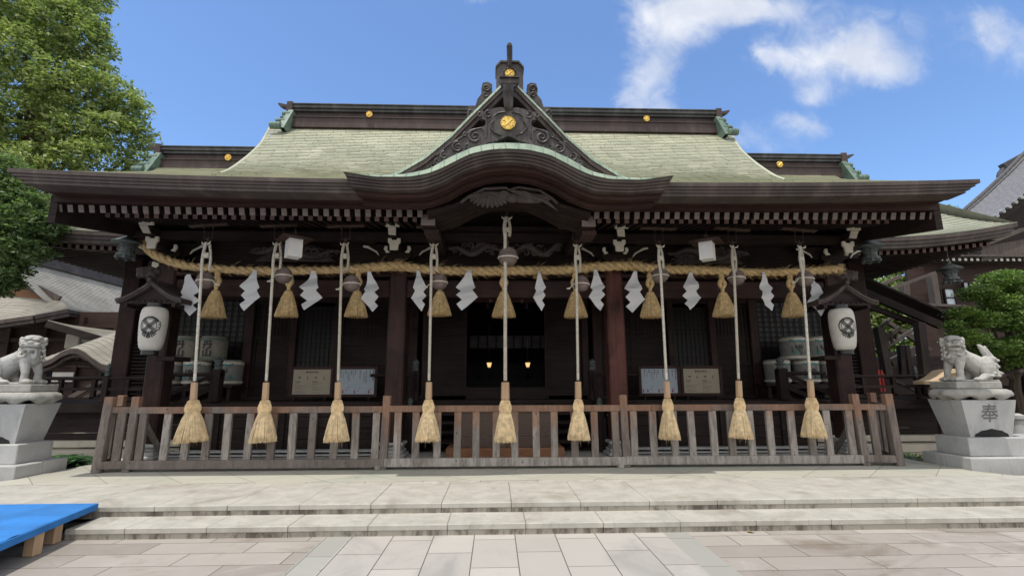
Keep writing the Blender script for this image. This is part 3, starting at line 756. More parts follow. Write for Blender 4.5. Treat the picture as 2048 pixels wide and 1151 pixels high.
for i in range(n-1):
    (xa, za), (xb, zb) = kt[i], kt[i+1]; (xc, zc), (xd, zd) = ks[i], ks[i+1]
    q.add([(xa, 6.88, za-.01), (xb, 6.88, zb-.01), (xd, 7.03, zd), (xc, 7.03, zc), (xd, 8.4, zd+.35), (xc, 8.4, zc+.35)], [(0, 1, 2, 3), (3, 2, 4, 5)])
    q.add([(xa, 6.88, za-.012), (xb, 6.88, zb-.012), (xb, 7.0, zb-.012), (xa, 7.0, za-.012)], [(0, 3, 2, 1)])
gq = q
q = MB()
for i in range(3, NK-3, 3):
    (xa, za), (xc, zc) = kt[i], ks[i]
    dx = (xc-xa)+.0*xa; q.bar((xa, 6.875, za-.01), (xa+.02*(1 if xa > 0 else -1), 7.03, zc+.004), .008, .01)
part2('curved_gable_roof', gq, M['green'], q, M['greend'], hall)
q = MB()
kb2 = [(x*.985, z-.07) for x, z in kb]
q.loft([(x, z-.0) for x, z in kb], kb2, 7.12, 7.28)
q.loft([(x*.97, z-.05) for x, z in kb], [(x*.97, z-.13) for x, z in kb], 7.32, 7.46)
part('curved_gable_board', q, M['beamred'], hall)
# stepped arches beneath it
for k in range(5):
    q = MB(); D = 7.55+.2*k
    A = [(0, 4.69-.01*k), (.3, 4.69-.01*k), (.62, 4.56-.015*k), (.85, 4.44-.02*k), (1.22, 4.34-.025*k), (1.32, 4.32-.025*k)]
    cv = sm_curve(A, 41); q.loft(cv, [(x, z-.06) for x, z in cv], D, D+.2)
    if k < 4: part('arch_rib', q, M['dx'], hall)
q = MB(); q.add([(-1.5, 7.45, 4.90), (1.5, 7.45, 4.90), (1.5, 9.8, 4.98), (-1.5, 9.8, 4.98)], [(0, 3, 2, 1)])
q.add([(-1.5, 9.75, 4.3), (1.5, 9.75, 4.3), (1.5, 9.75, 5.0), (-1.5, 9.75, 5.0)], [(0, 1, 2, 3)])
for s_ in (-1, 1): q.box(*sorted((s_*1.42, s_*1.46)), 7.4, 9.8, 4.36, 4.95)
part('arch_ceiling', q, M['dx'], hall)
# carved pendant in the arch: a spread fan of petals and a bird's wing
q = MB(); yc = 7.50
for k in range(13):
    a = R(200+k*13); q.ball((-.32+.19*math.cos(a)*1.35, yc, 4.66+.13*math.sin(a)), (.12, .03, .035), 8, Matrix.Rotation(-a, 3, 'Y'))
q.ball((-.30, yc+.02, 4.58), (.30, .035, .13), 12)
for k in range(9): q.tube([(.02+.03*k, yc-.02, 4.70-.012*k), (.25+.045*k, yc-.03, 4.68-.02*k), (.45+.04*k, yc-.02, 4.60-.028*k)], [.02, .022, .008], 6)
q.ball((.33, yc+.01, 4.59), (.36, .035, .085), 12); q.ball((.05, yc-.01, 4.58), (.1, .05, .08), 10)
pts, ws = spiral((-.1, 4.60), .1, 1.2, .02, yc-.03, 1, 0); q.tube(pts, ws, 6)
q.tube([(-.78, yc, 4.50), (-.66, yc, 4.60), (-.4, yc, 4.74), (-.05, yc, 4.76), (.0, yc, 4.72), (.15, yc, 4.77), (.5, yc, 4.72), (.7, yc, 4.58), (.78, yc, 4.50)], .025, 8)
q.v = [(x, y, z-.07) for x, y, z in q.v]; part('arch_carving', q, M['carve'], hall)
for s_, x in ((-1, -1.33), (1, 1.33)):
    q = MB(); q.box(x-.12, x+.12, 7.8, 9.9, 4.14, 4.34, bev=.01)
    o = part('beam_end', q, M['dy'], hall)
    q = MB(); q.box(x-.115, x+.115, 7.785, 7.80, 4.145, 4.335, bev=.004); part('end_grain', q, M['rafter'], o)
    q = MB(); q.box(x-.08, x+.16, 7.95, 8.4, 4.06, 4.13); part('block', q, M['pillar'], o)
# rainbow beam and dragon carvings in the centre bay
q = MB(); cv = [(x, 4.66-.04*(x/1.2)**4) for x in np.linspace(-1.3, 1.3, 31)]
q.loft(cv, [(x, 4.40+.03*math.cos(x*PI/2.6)) for x, z in cv], 9.4, 9.7)
for s_ in (-1, 1):
    for (cx, cz, r) in ((.75, 4.56, .07), (.95, 4.49, .05), (.6, 4.50, .04)):
        pts, ws = spiral((s_*cx, cz), r, 1.3, .012, 9.39, s_, 0); q.tube(pts, ws, 5)
part('rainbow_beam', q, M['dx'], hall)
def carving(x0, x1, z0, z1, y, seed, n=14):
    rn = random.Random(seed); q = MB()
    for k in range(n):
        cx = x0+(x1-x0)*(k+.5)/n+rn.uniform(-.04, .04); e = 1-abs(2*(cx-x0)/(x1-x0)-1)**2*.55; cz = z0+(z1-z0)*(.5+rn.uniform(-.28, .28)*e); r = rn.uniform(.05, .10)*e*(z1-z0)/.35
        pts, ws = spiral((cx, cz), r, rn.uniform(.9, 1.6), r*.32, y-rn.uniform(0, .05), rn.choice((-1, 1)), rn.uniform(0, 6), n=16); q.tube(pts, ws, 6)
    L = []
    for i in range(24):
        t_ = i/23; L.append((x0+(x1-x0)*t_, y, (z0+z1)/2+(z1-z0)*.28*math.sin(t_*9+seed)*(1-abs(2*t_-1)**3)))
    q.tube(L, [.02+.05*(z1-z0)/.35*math.sin(PI*i/23) for i in range(24)], 8)
    for k in range(n):
        t_ = rn.random(); cx = x0+(x1-x0)*(.08+.84*t_); cz = (z0+z1)/2+rn.uniform(-.3, .3)*(z1-z0); a = rn.uniform(0, 6)
        q.tube([(cx, y+.02, cz), (cx+.07*math.cos(a), y-.02, cz+.05*math.sin(a)), (cx+.13*math.cos(a+.6), y, cz+.09*math.sin(a+.6))], [.02, .016, .004], 5)
    return q
q = carving(-1.15, -.08, 4.08, 4.40, 9.62, 1, 12); q2 = carving(.08, 1.1, 4.08, 4.40, 9.62, 5, 12); q.add(q2.v, q2.f)
for k in range(8): q.tube([(.72+.02*k, 9.55, 4.14+.012*k), (.95+.012*k, 9.52, 4.24+.02*k), (1.13, 9.54, 4.30+.014*k)], [.015, .016, .004], 5)
part('dragon_carving', q, M['carve'], hall)
for i, (x0, x1) in enumerate(((-5.15, -3.35), (3.35, 5.05))):
    q = carving(x0, x1, 4.02, 4.40, 9.75, 11+i, 16)
    q.prism([(x0+.1, 4.02), (x1-.1, 4.02), ((x0+x1)/2+.35, 4.36), ((x0+x1)/2-.35, 4.36)], 9.8, 9.88)
    part('frog_leg_carving', q, M['carve'], hall)
# pillars ----------------------------------------------------------
PX = [-6.76, -2.18, 2.22, 6.83]
M['pillarr'] = m_wood('reddish pillar wood', (.065, .027, .022), (.135, .052, .041), 'z', .5, stain=(.028, .014, .012))
for i, x in enumerate(PX):
    q = MB(); q.box(x-.175, x+.175, 9.80, 10.15, .50, 3.98, bev=.03); part('pillar', q, M['pillarr' if i == 2 else 'pillar'], hall)
    q = MB(); q.box(x-.27, x+.27, 9.70, 10.24, .225, .29, bev=.02); q.box(x-.22, x+.22, 9.75, 10.2, .29, .36, bev=.01); q.box(x-.19, x+.19, 9.78, 10.17, .36, .44, bev=.02); q.box(x-.235, x+.235, 9.73, 10.21, .44, .50, bev=.02)
    part('pillar_base', q, M['stone'], hall)
for a, b in zip(PX[:-1], PX[1:]):
    q = MB(); q.box(a+.17, b-.17, 9.86, 10.08, 3.30, 3.66, bev=.015); q.box(a+.17, b-.17, 9.80, 10.12, 3.72, 3.80, bev=.01)
    part('tie_beam', q, M['beamred'], hall)
q = MB(); q.box(-7.3, 7.3, 9.9, 10.2, 4.52, 4.69); q.box(-7.2, 7.2, 9.35, 9.55, 4.36, 4.50); part('eave_purlin', q, M['dx'], hall)
q = MB()
for a, b in zip(PX[:-1], PX[1:]): q.box(a+.17, b-.17, 10.1, 10.14, 3.81, 5.1)
part('frieze_board', q, M['dx'], hall)
def bracket(x, s_=0):
    q = MB()
    q.box(x-.25, x+.25, 9.72, 10.2, 3.99, 4.03, bev=.01)
    q.prism([(x-.15, 4.03), (x+.15, 4.03), (x+.25, 4.12), (x+.25, 4.22), (x-.25, 4.22), (x-.25, 4.12)], 9.74, 10.2)
    arm = [(-.72, 4.30), (-.62, 4.33), (-.45, 4.26), (-.40, 4.18), (-.25, 4.10), (.25, 4.10), (.40, 4.18), (.45, 4.26), (.62, 4.33), (.72, 4.30), (.66, 4.38), (.3, 4.40), (-.3, 4.40), (-.66, 4.38)]
    q.prism([(x+a, z) for a, z in arm], 9.84, 9.97)
    q.box(x-.08, x+.08, 9.30, 10.0, 4.20, 4.38, bev=.008); q.box(x-.07, x+.07, 9.1, 10., 4.38, 4.52, bev=.008)
    for dx in (-.58, .58, 0): q.prism([(x+dx-.07, 4.40), (x+dx+.07, 4.40), (x+dx+.11, 4.45), (x+dx+.11, 4.52), (x+dx-.11, 4.52), (x+dx-.11, 4.45)], 9.8, 10.0)
    w = MB(); sk = s_*-.08
    w.prism([(x-.13, 4.53), (x+.13, 4.53), (x+.13, 4.645), (x-.13, 4.645)], 9.05, 9.09)
    w.prism([(x-.075+sk*.3, 4.38), (x+.065+sk*.3, 4.37), (x+.06-sk*.6, 4.52), (x-.09-sk*.6, 4.52)], 9.08, 9.1)
    w.prism([(x-.075, 4.13), (x+.075, 4.13), (x+.085, 4.24), (x+.12, 4.28), (x+.12, 4.36), (x+.055, 4.36), (x+.05, 4.325), (x-.05, 4.325), (x-.055, 4.36), (x-.12, 4.36), (x-.12, 4.28), (x-.085, 4.24)], 9.26, 9.3)
    for m in (-1, 1):
        w.tube([(x+m*.73, 9.80, 4.345), (x+m*.64, 9.80, 4.33), (x+m*.55, 9.80, 4.28), (x+m*.46, 9.80, 4.23), (x+m*.41, 9.80, 4.16)], [.022, .03, .02, .022, .012], 6)
        w.prism([(x+m*.15, 4.18), (x+m*.20, 4.22), (x+m*.20, 4.30), (x+m*.25, 4.30), (x+m*.27, 4.24), (x+m*.22, 4.16)], 9.6, 9.64)
    part2('bracket', q, M['dx'], w, M['white'], hall)
for i, x in enumerate(PX): bracket(x, (-1, 0, 0, 1)[i])
for s_ in (-1, 1):   # carved beam noses on the outer pillars, melted into one shape each
    b = MB(); c = (s_*7.12, 9.85, 3.76)
    for (dx, dy, dz, r) in ((0, 0, 0, .13), (.1, -.06, .03, .10), (.16, -.02, -.02, .08), (-.06, 0, .02, .12), (.13, -.12, .06, .05), (.06, -.12, .07, .045), (.04, -.1, -.05, .06), (.0, -.1, .10, .04), (-.08, -.1, .1, .04), (-.1, -.1, 0, .05), (-.06, -.11, -.07, .045), (.18, -.08, .07, .04), (-.18, -.02, .03, .09), (-.16, -.1, -.04, .045)):
        b.ball((c[0]+s_*dx, c[1]+dy, c[2]+dz), r, 10)
    b.box(*sorted((s_*6.9, s_*7.1)), 9.78, 9.98, 3.66, 3.86)
    part('beam_nose_carving', fuse(b, 'nose', M['carve'], .018, 2), M['carve'], hall, True)
    w = MB()
    for (dx, dz, a) in ((7.42, 3.93, .10), (7.42, 3.79, .12), (7.38, 3.68, .08)): w.box(*sorted((s_*dx, s_*(dx+a))), 10.4, 10.44, dz-.03, dz+.03); w.box(*sorted((s_*dx, s_*(dx+.035))), 10.4, 10.44, dz-.07, dz+.03)
    w.box(*sorted((s_*7.28, s_*7.42)), 10.3, 10.34, 4.02, 4.12); w.box(*sorted((s_*7.31, s_*7.39)), 10.3, 10.34, 3.93, 4.02)
    q = MB(); q.box(*sorted((s_*7.2, s_*7.52)), 10.34, 10.42, 3.6, 4.15); part2('corner_bracket', q, M['dx'], w, M['white'], hall)
# ceiling, rear walls and floor -------------------------------------
q = MB(); q.box(-9.3, 9.3, 12.56, 12.7, 4.05, 5.6); part('upper_wall', q, M['dx'], hall)
q = MB(); q.box(-10.3, -2.1, 11.0, 18, 1.08, 1.22); q.box(2.1, 10.3, 11.0, 18, 1.08, 1.22); q.box(-2.1, 2.1, 11.6, 18, 1.08, 1.22); part('veranda_floor', q, M['dx'], hall)
for a, b in ((-10.3, -2.1), (2.1, 10.3)): q = MB(); q.box(a, b, 10.98, 11.1, 1.02, 1.16); part('veranda_edge_beam', q, M['dx'], hall)
def boards(q, x0, x1, z0, z1, y, n, th=.03):
    h = (z1-z0)/n
    for k in range(n): q.box(x0, x1, y+.004*(k % 2), y+th, z0+k*h+.004, z0+(k+1)*h-.004, bev=.004)
for a, b in ((-10.3, -2.3), (2.3, 10.3)): q = MB(); boards(q, a, b, .42, 1.05, 11.3, 4); q.box(a, b, 11.28, 11.3, .45, .5); part('underfloor_boarding', q, M['dx'], hall)
for s_ in (-1, 1):
    a, b = sorted((s_*2.3, s_*10.6))
    q = MB(); q.box(a, b, 11.1, 18, .30, .43, bev=.01); part('foundation_stone', q, M['stonew'], hall)
    q = MB(); q.box(a, b, 10.85, 11.3, .10, .27, bev=.01); part('foundation_step', q, M['stonew'], hall)
for s_ in (-1, 1):   # low slatted partitions behind the barrier
    q = MB(); a, b = sorted((s_*2.5, s_*6.4)); boards(q, a, b, .30, 1.16, 10.35, 4); 
    for x in np.linspace(a+.03, b-.03, 7): q.box(x-.035, x+.035, 10.30, 10.36, .25, 1.20)
    q.box(a, b, 10.22, 10.45, 1.17, 1.215, bev=.01); part('low_partition', q, M['dx'], hall)
    q = MB()
    for k in range(2): q.box(a-.1, b+.1, 10.0-.0*k, 10.2, .24+.07*k, .27+.07*k)
    part('low_rail', q, M['stone'], hall)
# central stairs
q = MB(); q.box(-2.35, 2.35, 11.55, 11.6, .1, 1.1); part('underfloor_boarding', q, M['dx'], hall)
q = MB()
for k in range(5): q.box(-2.0, 2.0, 10.35+.25*k, 10.75+.25*k, .40+.17*k, .46+.17*k, bev=.008)
q.box(-2.05, -1.98, 10.3, 11.6, .225, .9); q.box(1.98, 2.05, 10.3, 11.6, .225, .9)
part('front_stairs', q, M['dx'], hall)
def giboshi(q, x, y, z, s=1.):
    q.lathe([(.062*s, 0), (.066*s, .02), (.05*s, .03), (.05*s, .09), (.062*s, .10), (.062*s, .115), (.04*s, .13), (.055*s, .16), (.058*s, .19), (.045*s, .225), (.015*s, .255), (.001, .275)], (x, y, z), 14)
def newel(x, y, z0, z1, w=.085):
    q = MB(); q.box(x-w, x+w, y-w, y+w, z0, z1, bev=.01); o = part('newel_post', q, M['dz'], hall); g_ = MB(); giboshi(g_, x, y, z1, w/.062*.95); part('post_cap', g_, M['bronze'], o, True)
for s_ in (-1, 1):
    newel(s_*2.0, 11.3, 1.22, 1.88); newel(s_*1.95, 10.4, .225, 1.05, .07)
    q = MB(); q.bar((s_*2.0, 11.25, 1.82), (s_*1.95, 10.45, 1.0), .07, .07, bev=.01); q.bar((s_*2.0, 11.25, 1.6), (s_*1.95, 10.45, .80), .05, .09, bev=.01)
    q.tube([(s_*2.0, 11.3, 1.78), (s_*3.0, 11.3, 1.78)], .035, 8); part('stair_rail', q, M['dz'], hall)
    newel(s_*6.20, 11.0, 1.22, 1.90, .10); newel(s_*6.98, 10.25, .40, 1.42, .085)
    q = MB(); q.bar((s_*6.25, 10.95, 1.80), (s_*6.95, 10.3, 1.28), .075, .075, bev=.01); q.bar((s_*6.25, 10.95, 1.52), (s_*6.95, 10.3, 1.02), .05, .10, bev=.01); q.bar((s_*6.25, 10.95, 1.26), (s_*6.95, 10.3, .80), .05, .14, bev=.01)
    q.tube([(s_*6.1, 11.0, 1.80), (s_*7.2, 11.0, 1.80)], .04, 8); q.box(*sorted((s_*6.2, s_*7.2)), 10.98, 11.03, 1.46, 1.54)
    part('stair_rail', q, M['dz'], hall)
    # veranda railing
    q = MB(); a, b = sorted((s_*7.15, s_*10.25))
    q.tube([(a, 11.06, 1.73), (b, 11.06, 1.73)], .036, 10); q.box(a, b, 11.03, 11.09, 1.47, 1.53); q.box(a, b, 11.02, 11.10, 1.26, 1.33)
    q.tube([(s_*10.22, 11.06, 1.73), (s_*10.22, 15, 1.73)], .036, 8); q.box(*sorted((s_*10.19, s_*10.25)), 11.1, 15, 1.47, 1.53)
    for x in np.arange(7.4, 10.3, .7): q.box(s_*x-.04, s_*x+.04, 11.02, 11.10, 1.3, 1.70)
    part('veranda_railing', q, M['dx'], hall)
    newel(*((-8.55, 11.06, 1.22, 1.78, .06) if s_ < 0 else (9.35, 11.06, 1.22, 1.70, .045)))
    # vertical boards on the side under-veranda and hall corner post
    q = MB(); q.box(s_*9.30-.21, s_*9.30+.21, 12.35, 12.75, 1.2, 4.7, bev=.02); part('corner_post', q, M['pillar'], hall)
    q = MB()
    for k in range(12): q.box(s_*7.9-.72, s_*7.9+.72+.35, 12.5, 12.55, 1.25+.07*k, 1.30+.07*k)
    for k in range(18): q.box(s_*8.9-.3, s_*8.9+.3, 12.45, 12.5, 1.35+.085*k, 1.40+.085*k)
    q.box(*sorted((s_*6.4, s_*9.2)), 12.9, 12.95, 1.2, 4.1)
    part('louvre_panel', q, M['dx'], hall)
# front wall: posts, louvred and latticed panels
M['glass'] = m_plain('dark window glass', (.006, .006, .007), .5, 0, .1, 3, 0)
def lattice(x0, x1, z0, z1, y, nx, nz, w=.016, nm='lattice_window', glass=True):
    q = MB()
    for i in range(nx+1): x = x0+(x1-x0)*i/nx; q.box(x-w/2, x+w/2, y, y+.02, z0, z1)
    for k in range(nz+1): z = z0+(z1-z0)*k/nz; q.box(x0, x1, y+.003, y+.017, z-w/2, z+w/2)
    o = part(nm, q, M['dx'], hall)
    if glass: q = MB(); q.box(x0, x1, y+.05, y+.06, z0, z1); part('pane', q, M['glass'], o)
def panel(x0, x1, z0, z1, y, nm='louvre_door', rails=(0, .12, .34, .62, 1)):
    q = MB(); q.box(x0, x1, y+.03, y+.06, z0, z1)
    for x in (x0, x1-.07): q.box(x, x+.07, y, y+.05, z0, z1)
    for r_ in rails: z = z0+(z1-z0)*r_; q.box(x0+.07, x1-.07, y+.005, y+.045, max(z0, z-.04), min(z1, z+.04))
    n = int((x1-x0-.14)/.09)
    for i in range(n): x = x0+.1+i*.09; q.box(x, x+.02, y+.015, y+.04, z0+(z1-z0)*.62, z1)
    for i in range(9): z = z0+(z1-z0)*(.02+.06*i); q.box(x0+.07, x1-.07, y+.018, y+.04, z, z+.02)
    part(nm, q, M['dx'], hall)
for x in (-6.31, -5.22, -4.16, -2.26, -1.95, 2.05, 2.36, 4.25, 5.33, 6.42):
    q = MB(); w = .11 if abs(x) in (6.31, 6.42, 2.36, 2.26) else .08; q.box(x-w, x+w, 12.36, 12.6, 1.2, 4.1, bev=.015); part('wall_post', q, M['pillar'], hall)
for s_, o_ in ((-1, -.0), (1, .1)):
    def seg(a, b): return tuple(sorted((s_*a+o_*1., s_*b+o_*1.)))
    a, b = seg(.93, 1.86); panel(a, b, 1.5, 4.05, 12.45)
    a, b = seg(2.36, 4.08) if s_ < 0 else seg(2.36, 4.05)
    panel((a if s_ > 0 else a), (a+b)/2 if s_ > 0 else b, 1.3, 3.6, 12.45); 
    if s_ < 0: panel(a, (a+b)/2, 1.3, 3.6, 12.47)
    else: panel((a+b)/2, b, 1.3, 3.6, 12.47)
    a, b = seg(4.24, 5.14); lattice(a, b, 1.9, 3.5, 12.45, 8, 14)
    q = MB(); boards(q, a, b, 1.3, 1.88, 12.45, 5); part('wainscot', q, M['dx'], hall)
    a, b = seg(5.3, 6.2); panel(a, b, 1.3, 3.6, 12.45)
    a, b = seg(6.45, 9.1); lattice(a, b, 2.1, 3.7, 12.7, 16, 12, .018)
    q = MB(); boards(q, a, b, 1.3, 2.1, 12.7, 8); part('wainscot', q, M['dx'], hall)
q = MB(); q.box(-6.2, -2.3, 12.4, 12.62, 3.6, 4.06); q.box(2.4, 6.3, 12.4, 12.62, 3.6, 4.06); q.box(-9.1, -6.4, 12.6, 12.8, 3.7, 4.06); q.box(6.5, 9.1, 12.6, 12.8, 3.7, 4.06)
q.box(-9.2, -.93, 12.3, 12.6, 1.22, 1.30); q.box(1.1, 9.2, 12.3, 12.6, 1.22, 1.30); q.box(-1.95, 2.05, 12.3, 12.6, 1.22, 1.50); part('sill_and_lintel', q, M['dx'], hall)
# inside of the hall
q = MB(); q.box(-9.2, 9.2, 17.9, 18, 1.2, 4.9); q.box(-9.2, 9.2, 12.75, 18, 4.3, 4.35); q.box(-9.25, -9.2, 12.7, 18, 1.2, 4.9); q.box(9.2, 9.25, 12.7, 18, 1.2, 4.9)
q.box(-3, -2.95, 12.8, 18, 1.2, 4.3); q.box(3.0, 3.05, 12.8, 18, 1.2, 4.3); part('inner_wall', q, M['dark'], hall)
q = MB(); q.box(-.95, 1.12, 13.0, 13.03, 3.72, 4.0); v_ = part('door_curtain', q, m_plain('red brocade', (.10, .03, .032), .8, 0, .2, 8, .2), hall)
q = MB(); q.box(-.95, 1.12, 12.96, 12.98, 3.98, 4.17); 
for x in (-.35, .5): q.box(x-.03, x+.03, 12.97, 12.985, 3.7, 3.98)
part('curtain_band', q, m_plain('beige brocade', (.24, .21, .155), .8, 0, .2, 10, .2), v_)
q = MB()
for k in range(7): 
    x = -.62+.235*k; q.lathe([(.055, -.004), (.055, .004), (.04, .004), (.04, -.004)], n=16, M=Matrix.Translation((x, 12.955, 4.075)) @ Matrix.Rotation(PI/2, 4, 'X')); q.box(x-.03, x+.03, 12.95, 12.956, 4.07, 4.08); q.box(x-.005, x+.005, 12.95, 12.956, 4.045, 4.105)
for x in (-.42, .62): q.tube([(x, 12.93, 3.98), (x, 12.93, 3.7)], .008, 5); q.lathe([(.01, 0), (.03, -.04), (.05, -.16), (.05, -.18)], (x, 12.93, 3.72), 10)
part('curtain_print', q, M['ridge'], v_)
q = MB(); q.box(-1.5, 1.6, 15.2, 15.4, 1.22, 1.75); q.box(-1.2, 1.3, 15.6, 15.8, 1.75, 2.2); q.box(-1.0, 1.1, 16.5, 16.6, 2.2, 2.25)
for x in (-.7, -.35, .45, .8): q.lathe([(.04, 0), (.05, .05), (.02, .08), (.02, .14)], (x, 15.3, 1.75), 10)
part('altar', q, M['dark'], hall)
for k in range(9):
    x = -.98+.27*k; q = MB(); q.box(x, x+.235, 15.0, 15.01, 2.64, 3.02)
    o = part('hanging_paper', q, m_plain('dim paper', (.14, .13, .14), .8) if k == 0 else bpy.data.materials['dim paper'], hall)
# ================================================================== BARRIER FENCE
fence = thing('wooden_fence', (0, 8.5, .225), 'weathered grey timber barrier with upright slats in front of the hall', 'fence')
frn = random.Random(4)
def fpost(x, y, z0, z1, w=.065, lean=0.):
    q = MB(); q.bar((x+lean, y, z0), (x, y, z1), w*2, w*1.7, up=(0, 1, 0), bev=.008); return part('post', q, M['fenced'], fence)
YF = 8.50
fp = [(-6.09, YF), (-2.02, YF+.02), (1.955, YF+.03), (5.97, YF)]
for i, (x, y) in enumerate(fp): fpost(x, y, .225, 1.40, .062, (-.01, -.02, .02, .05)[i])
def rail(p0, p1, z, h, w=.07, dy=0.):
    q = MB(); q.bar((p0[0], p0[1]+dy, z+frn.uniform(-.008, .008)), (p1[0], p1[1]+dy, z+frn.uniform(-.008, .008)), w, h, bev=.008); part('rail', q, M['fenced' if z > 1 or abs(p0[0]-p1[0]) < 1 else 'fence'], fence)
def slats(p0, p1, n, zt=1.16, zb=.38, skip_ends=True, w=.118, d=.06, mt='fence'):
    for k in range(n):
        t_ = (k+.5)/n+frn.uniform(-.006, .006); x = p0[0]+(p1[0]-p0[0])*t_; y = p0[1]+(p1[1]-p0[1])*t_
        q = MB(); a = math.atan2(p1[1]-p0[1], p1[0]-p0[0]); lean = frn.uniform(-.012, .012)
        Mx = Matrix.Translation((x, y, 0)) @ Matrix.Rotation(a, 4, 'Z') @ Matrix.Shear('XY', 4, (lean, 0))
        q.box(-w/2, w/2, -d/2, d/2, zb, zt, Mx, .006); part('slat', q, M[mt], fence)
for a, b, n in ((fp[0], fp[1], 12), (fp[1], fp[2], 12), (fp[2], fp[3], 12)):
    rail(a, b, 1.185, .105, .085); rail(a, b, .335, .135, .075, -.03); slats(a, b, n)
for s_ in (-1, 1):
    e = (s_*6.46+(.04 if s_ > 0 else 0), 8.43); c_ = fp[0] if s_ < 0 else fp[3]; back = (s_*7.02, 9.45)
    fpost(e[0], e[1], .225, 1.40, .068, s_*.05); fpost(back[0], back[1], .225, 1.40, .06, s_*.02)
    rail(c_, e, 1.185, .10); rail(c_, e, .335, .12, .07, -.02); slats(c_, e, 1, mt='fenced')
    rail(e, back, 1.185, .10); rail(e, back, .335, .12); slats(e, back, 3, mt='fenced')
    q = MB(); q.box(*sorted((s_*5.85, s_*6.05)), 8.7, 9.3, .225, .30); q.bar((s_*5.97, 9.25, .26), (s_*5.97, 8.55, 1.0), .07, .07, bev=.006); part('brace', q, M['fence'], fence)
for x in (-2.02, 1.955):
    q = MB(); q.box(x-.14, x-.05, 8.42, 9.1, .225, .30, bev=.006); part('foot', q, M['fence'], fence)
# ================================================================== STRAW ROPE ACROSS THE PILLARS
SP = [(285, 484), (298, 500), (315, 512), (340, 522), (372, 531), (420, 536), (500, 541), (600, 541), (700, 538), (790, 532), (850, 538), (940, 542), (1024, 541), (1120, 540), (1200, 533), (1260, 532), (1330, 538), (1420, 541), (1520, 545), (1600, 543), (1680, 538)]
sp = [at(x, y, 9.55) for x, y in SP]
def catmull(P, n):
    out = []; P = [P[0]*2-P[1]]+P+[P[-1]*2-P[-2]]
    seg = len(P)-3
    for i in range(n+1):
        u = i/n*seg; k = min(int(u), seg-1); t_ = u-k; a, b, c, d = P[k:k+4]
        out.append(.5*((2*b)+(c-a)*t_+(2*a-5*b+4*c-d)*t_**2+(3*b-a-3*c+d)*t_**3))
    return out
def arclen(P, step_):
    L = [0.]
    for a, b in zip(P[:-1], P[1:]): L.append(L[-1]+(b-a).length)
    n = int(L[-1]/step_); t_ = np.linspace(0, L[-1], n+1)
    A = np.array([tuple(p) for p in P]); return [Vector((np.interp(q_, L, A[:, 0]), np.interp(q_, L, A[:, 1]), np.interp(q_, L, A[:, 2]))) for q_ in t_], L[-1]
def twist(mb, path, strands, Rr, rr, pitch, L, n=7, rfun=None, sgn=1):
    N = len(path)
    for k in range(strands):
        pts = []; rs = []
        for i, p in enumerate(path):
            d = (path[min(i+1, N-1)]-path[max(i-1, 0)]).normalized()
            T = d.cross(Vector((0, 1, 0)) if abs(d.y) < .9 else Vector((1, 0, 0))).normalized(); B = d.cross(T)
            a = sgn*2*PI*(L*i/(N-1))/pitch+2*PI*k/strands; f_ = rfun(i/(N-1)) if rfun else 1.
            pts.append(p+(T*math.cos(a)+B*math.sin(a))*Rr*f_); rs.append(rr*f_)
        mb.tube(pts, rs, n)
path, LL = arclen(catmull(sp, 400), .035)
q = MB(); twist(q, path, 3, .046, .055, .48, LL, 8, lambda t_: .85+.15*math.sin(t_*40)*.3+(.1 if .3 < t_ < .8 else 0))
# loose straws standing off the rope, frayed ends
hrn = random.Random(8)
def hair(q, p, d, L_, w=.003):
    d = Vector(d).normalized(); s_ = d.cross(Vector((hrn.uniform(-1, 1), hrn.uniform(-1, 1), hrn.uniform(-1, 1)))).normalized()*w
    b = Vector((hrn.uniform(-.3, .3), hrn.uniform(-.3, .3), -.2))*L_*.4; m = p+d*L_*.5; e = p+d*L_+b
    q.add([p-s_, p+s_, m+s_*.8, m-s_*.8, e], [(0, 1, 2, 3), (3, 2, 4)])
srope = single('straw_rope', q, M['straw'], tuple(path[len(path)//2]), 'thick twisted straw rope strung right across the front pillars', 'rope', smooth=True)
q = MB()
for i in range(1500):
    k = hrn.randrange(len(path)-1); p = path[k]; d = (path[k+1]-p).normalized(); a = hrn.uniform(0, 2*PI)
    o_ = Vector((0, math.cos(a), math.sin(a))); hair(q, p+o_*.09, d*hrn.uniform(.6, 1.6)+o_*hrn.uniform(.3, .9), hrn.uniform(.04, .15 if hrn.random() < .8 else .26), .0028)
for i in range(260):
    d = (path[0]-path[4]).normalized(); hair(q, path[0]+Vector((hrn.uniform(-.04, .04), hrn.uniform(-.04, .04), hrn.uniform(-.05, .05))), d+Vector((hrn.uniform(-.6, .6), hrn.uniform(-.6, .6), hrn.uniform(-.5, .6))), hrn.uniform(.1, .3), .004)
    d = (path[-1]-path[-4]).normalized(); hair(q, path[-3]+Vector((0, hrn.uniform(-.08, .08), hrn.uniform(-.09, .09))), d+Vector((0, hrn.uniform(-.2, .2), hrn.uniform(-.2, .3))), hrn.uniform(.08, .18), .005)
for (x, y) in ((1262, 528), (790, 532), (1075, 547)):
    p = at(x, y, 9.5)
    for i in range(70): hair(q, p+Vector((hrn.uniform(-.1, .1), 0, hrn.uniform(-.1, .08))), Vector((hrn.uniform(.2, 1), hrn.uniform(-.5, 0), hrn.uniform(-.6, .8))), hrn.uniform(.06, .2), .004)
o = part('loose_straw', q, M['straw'], srope); 
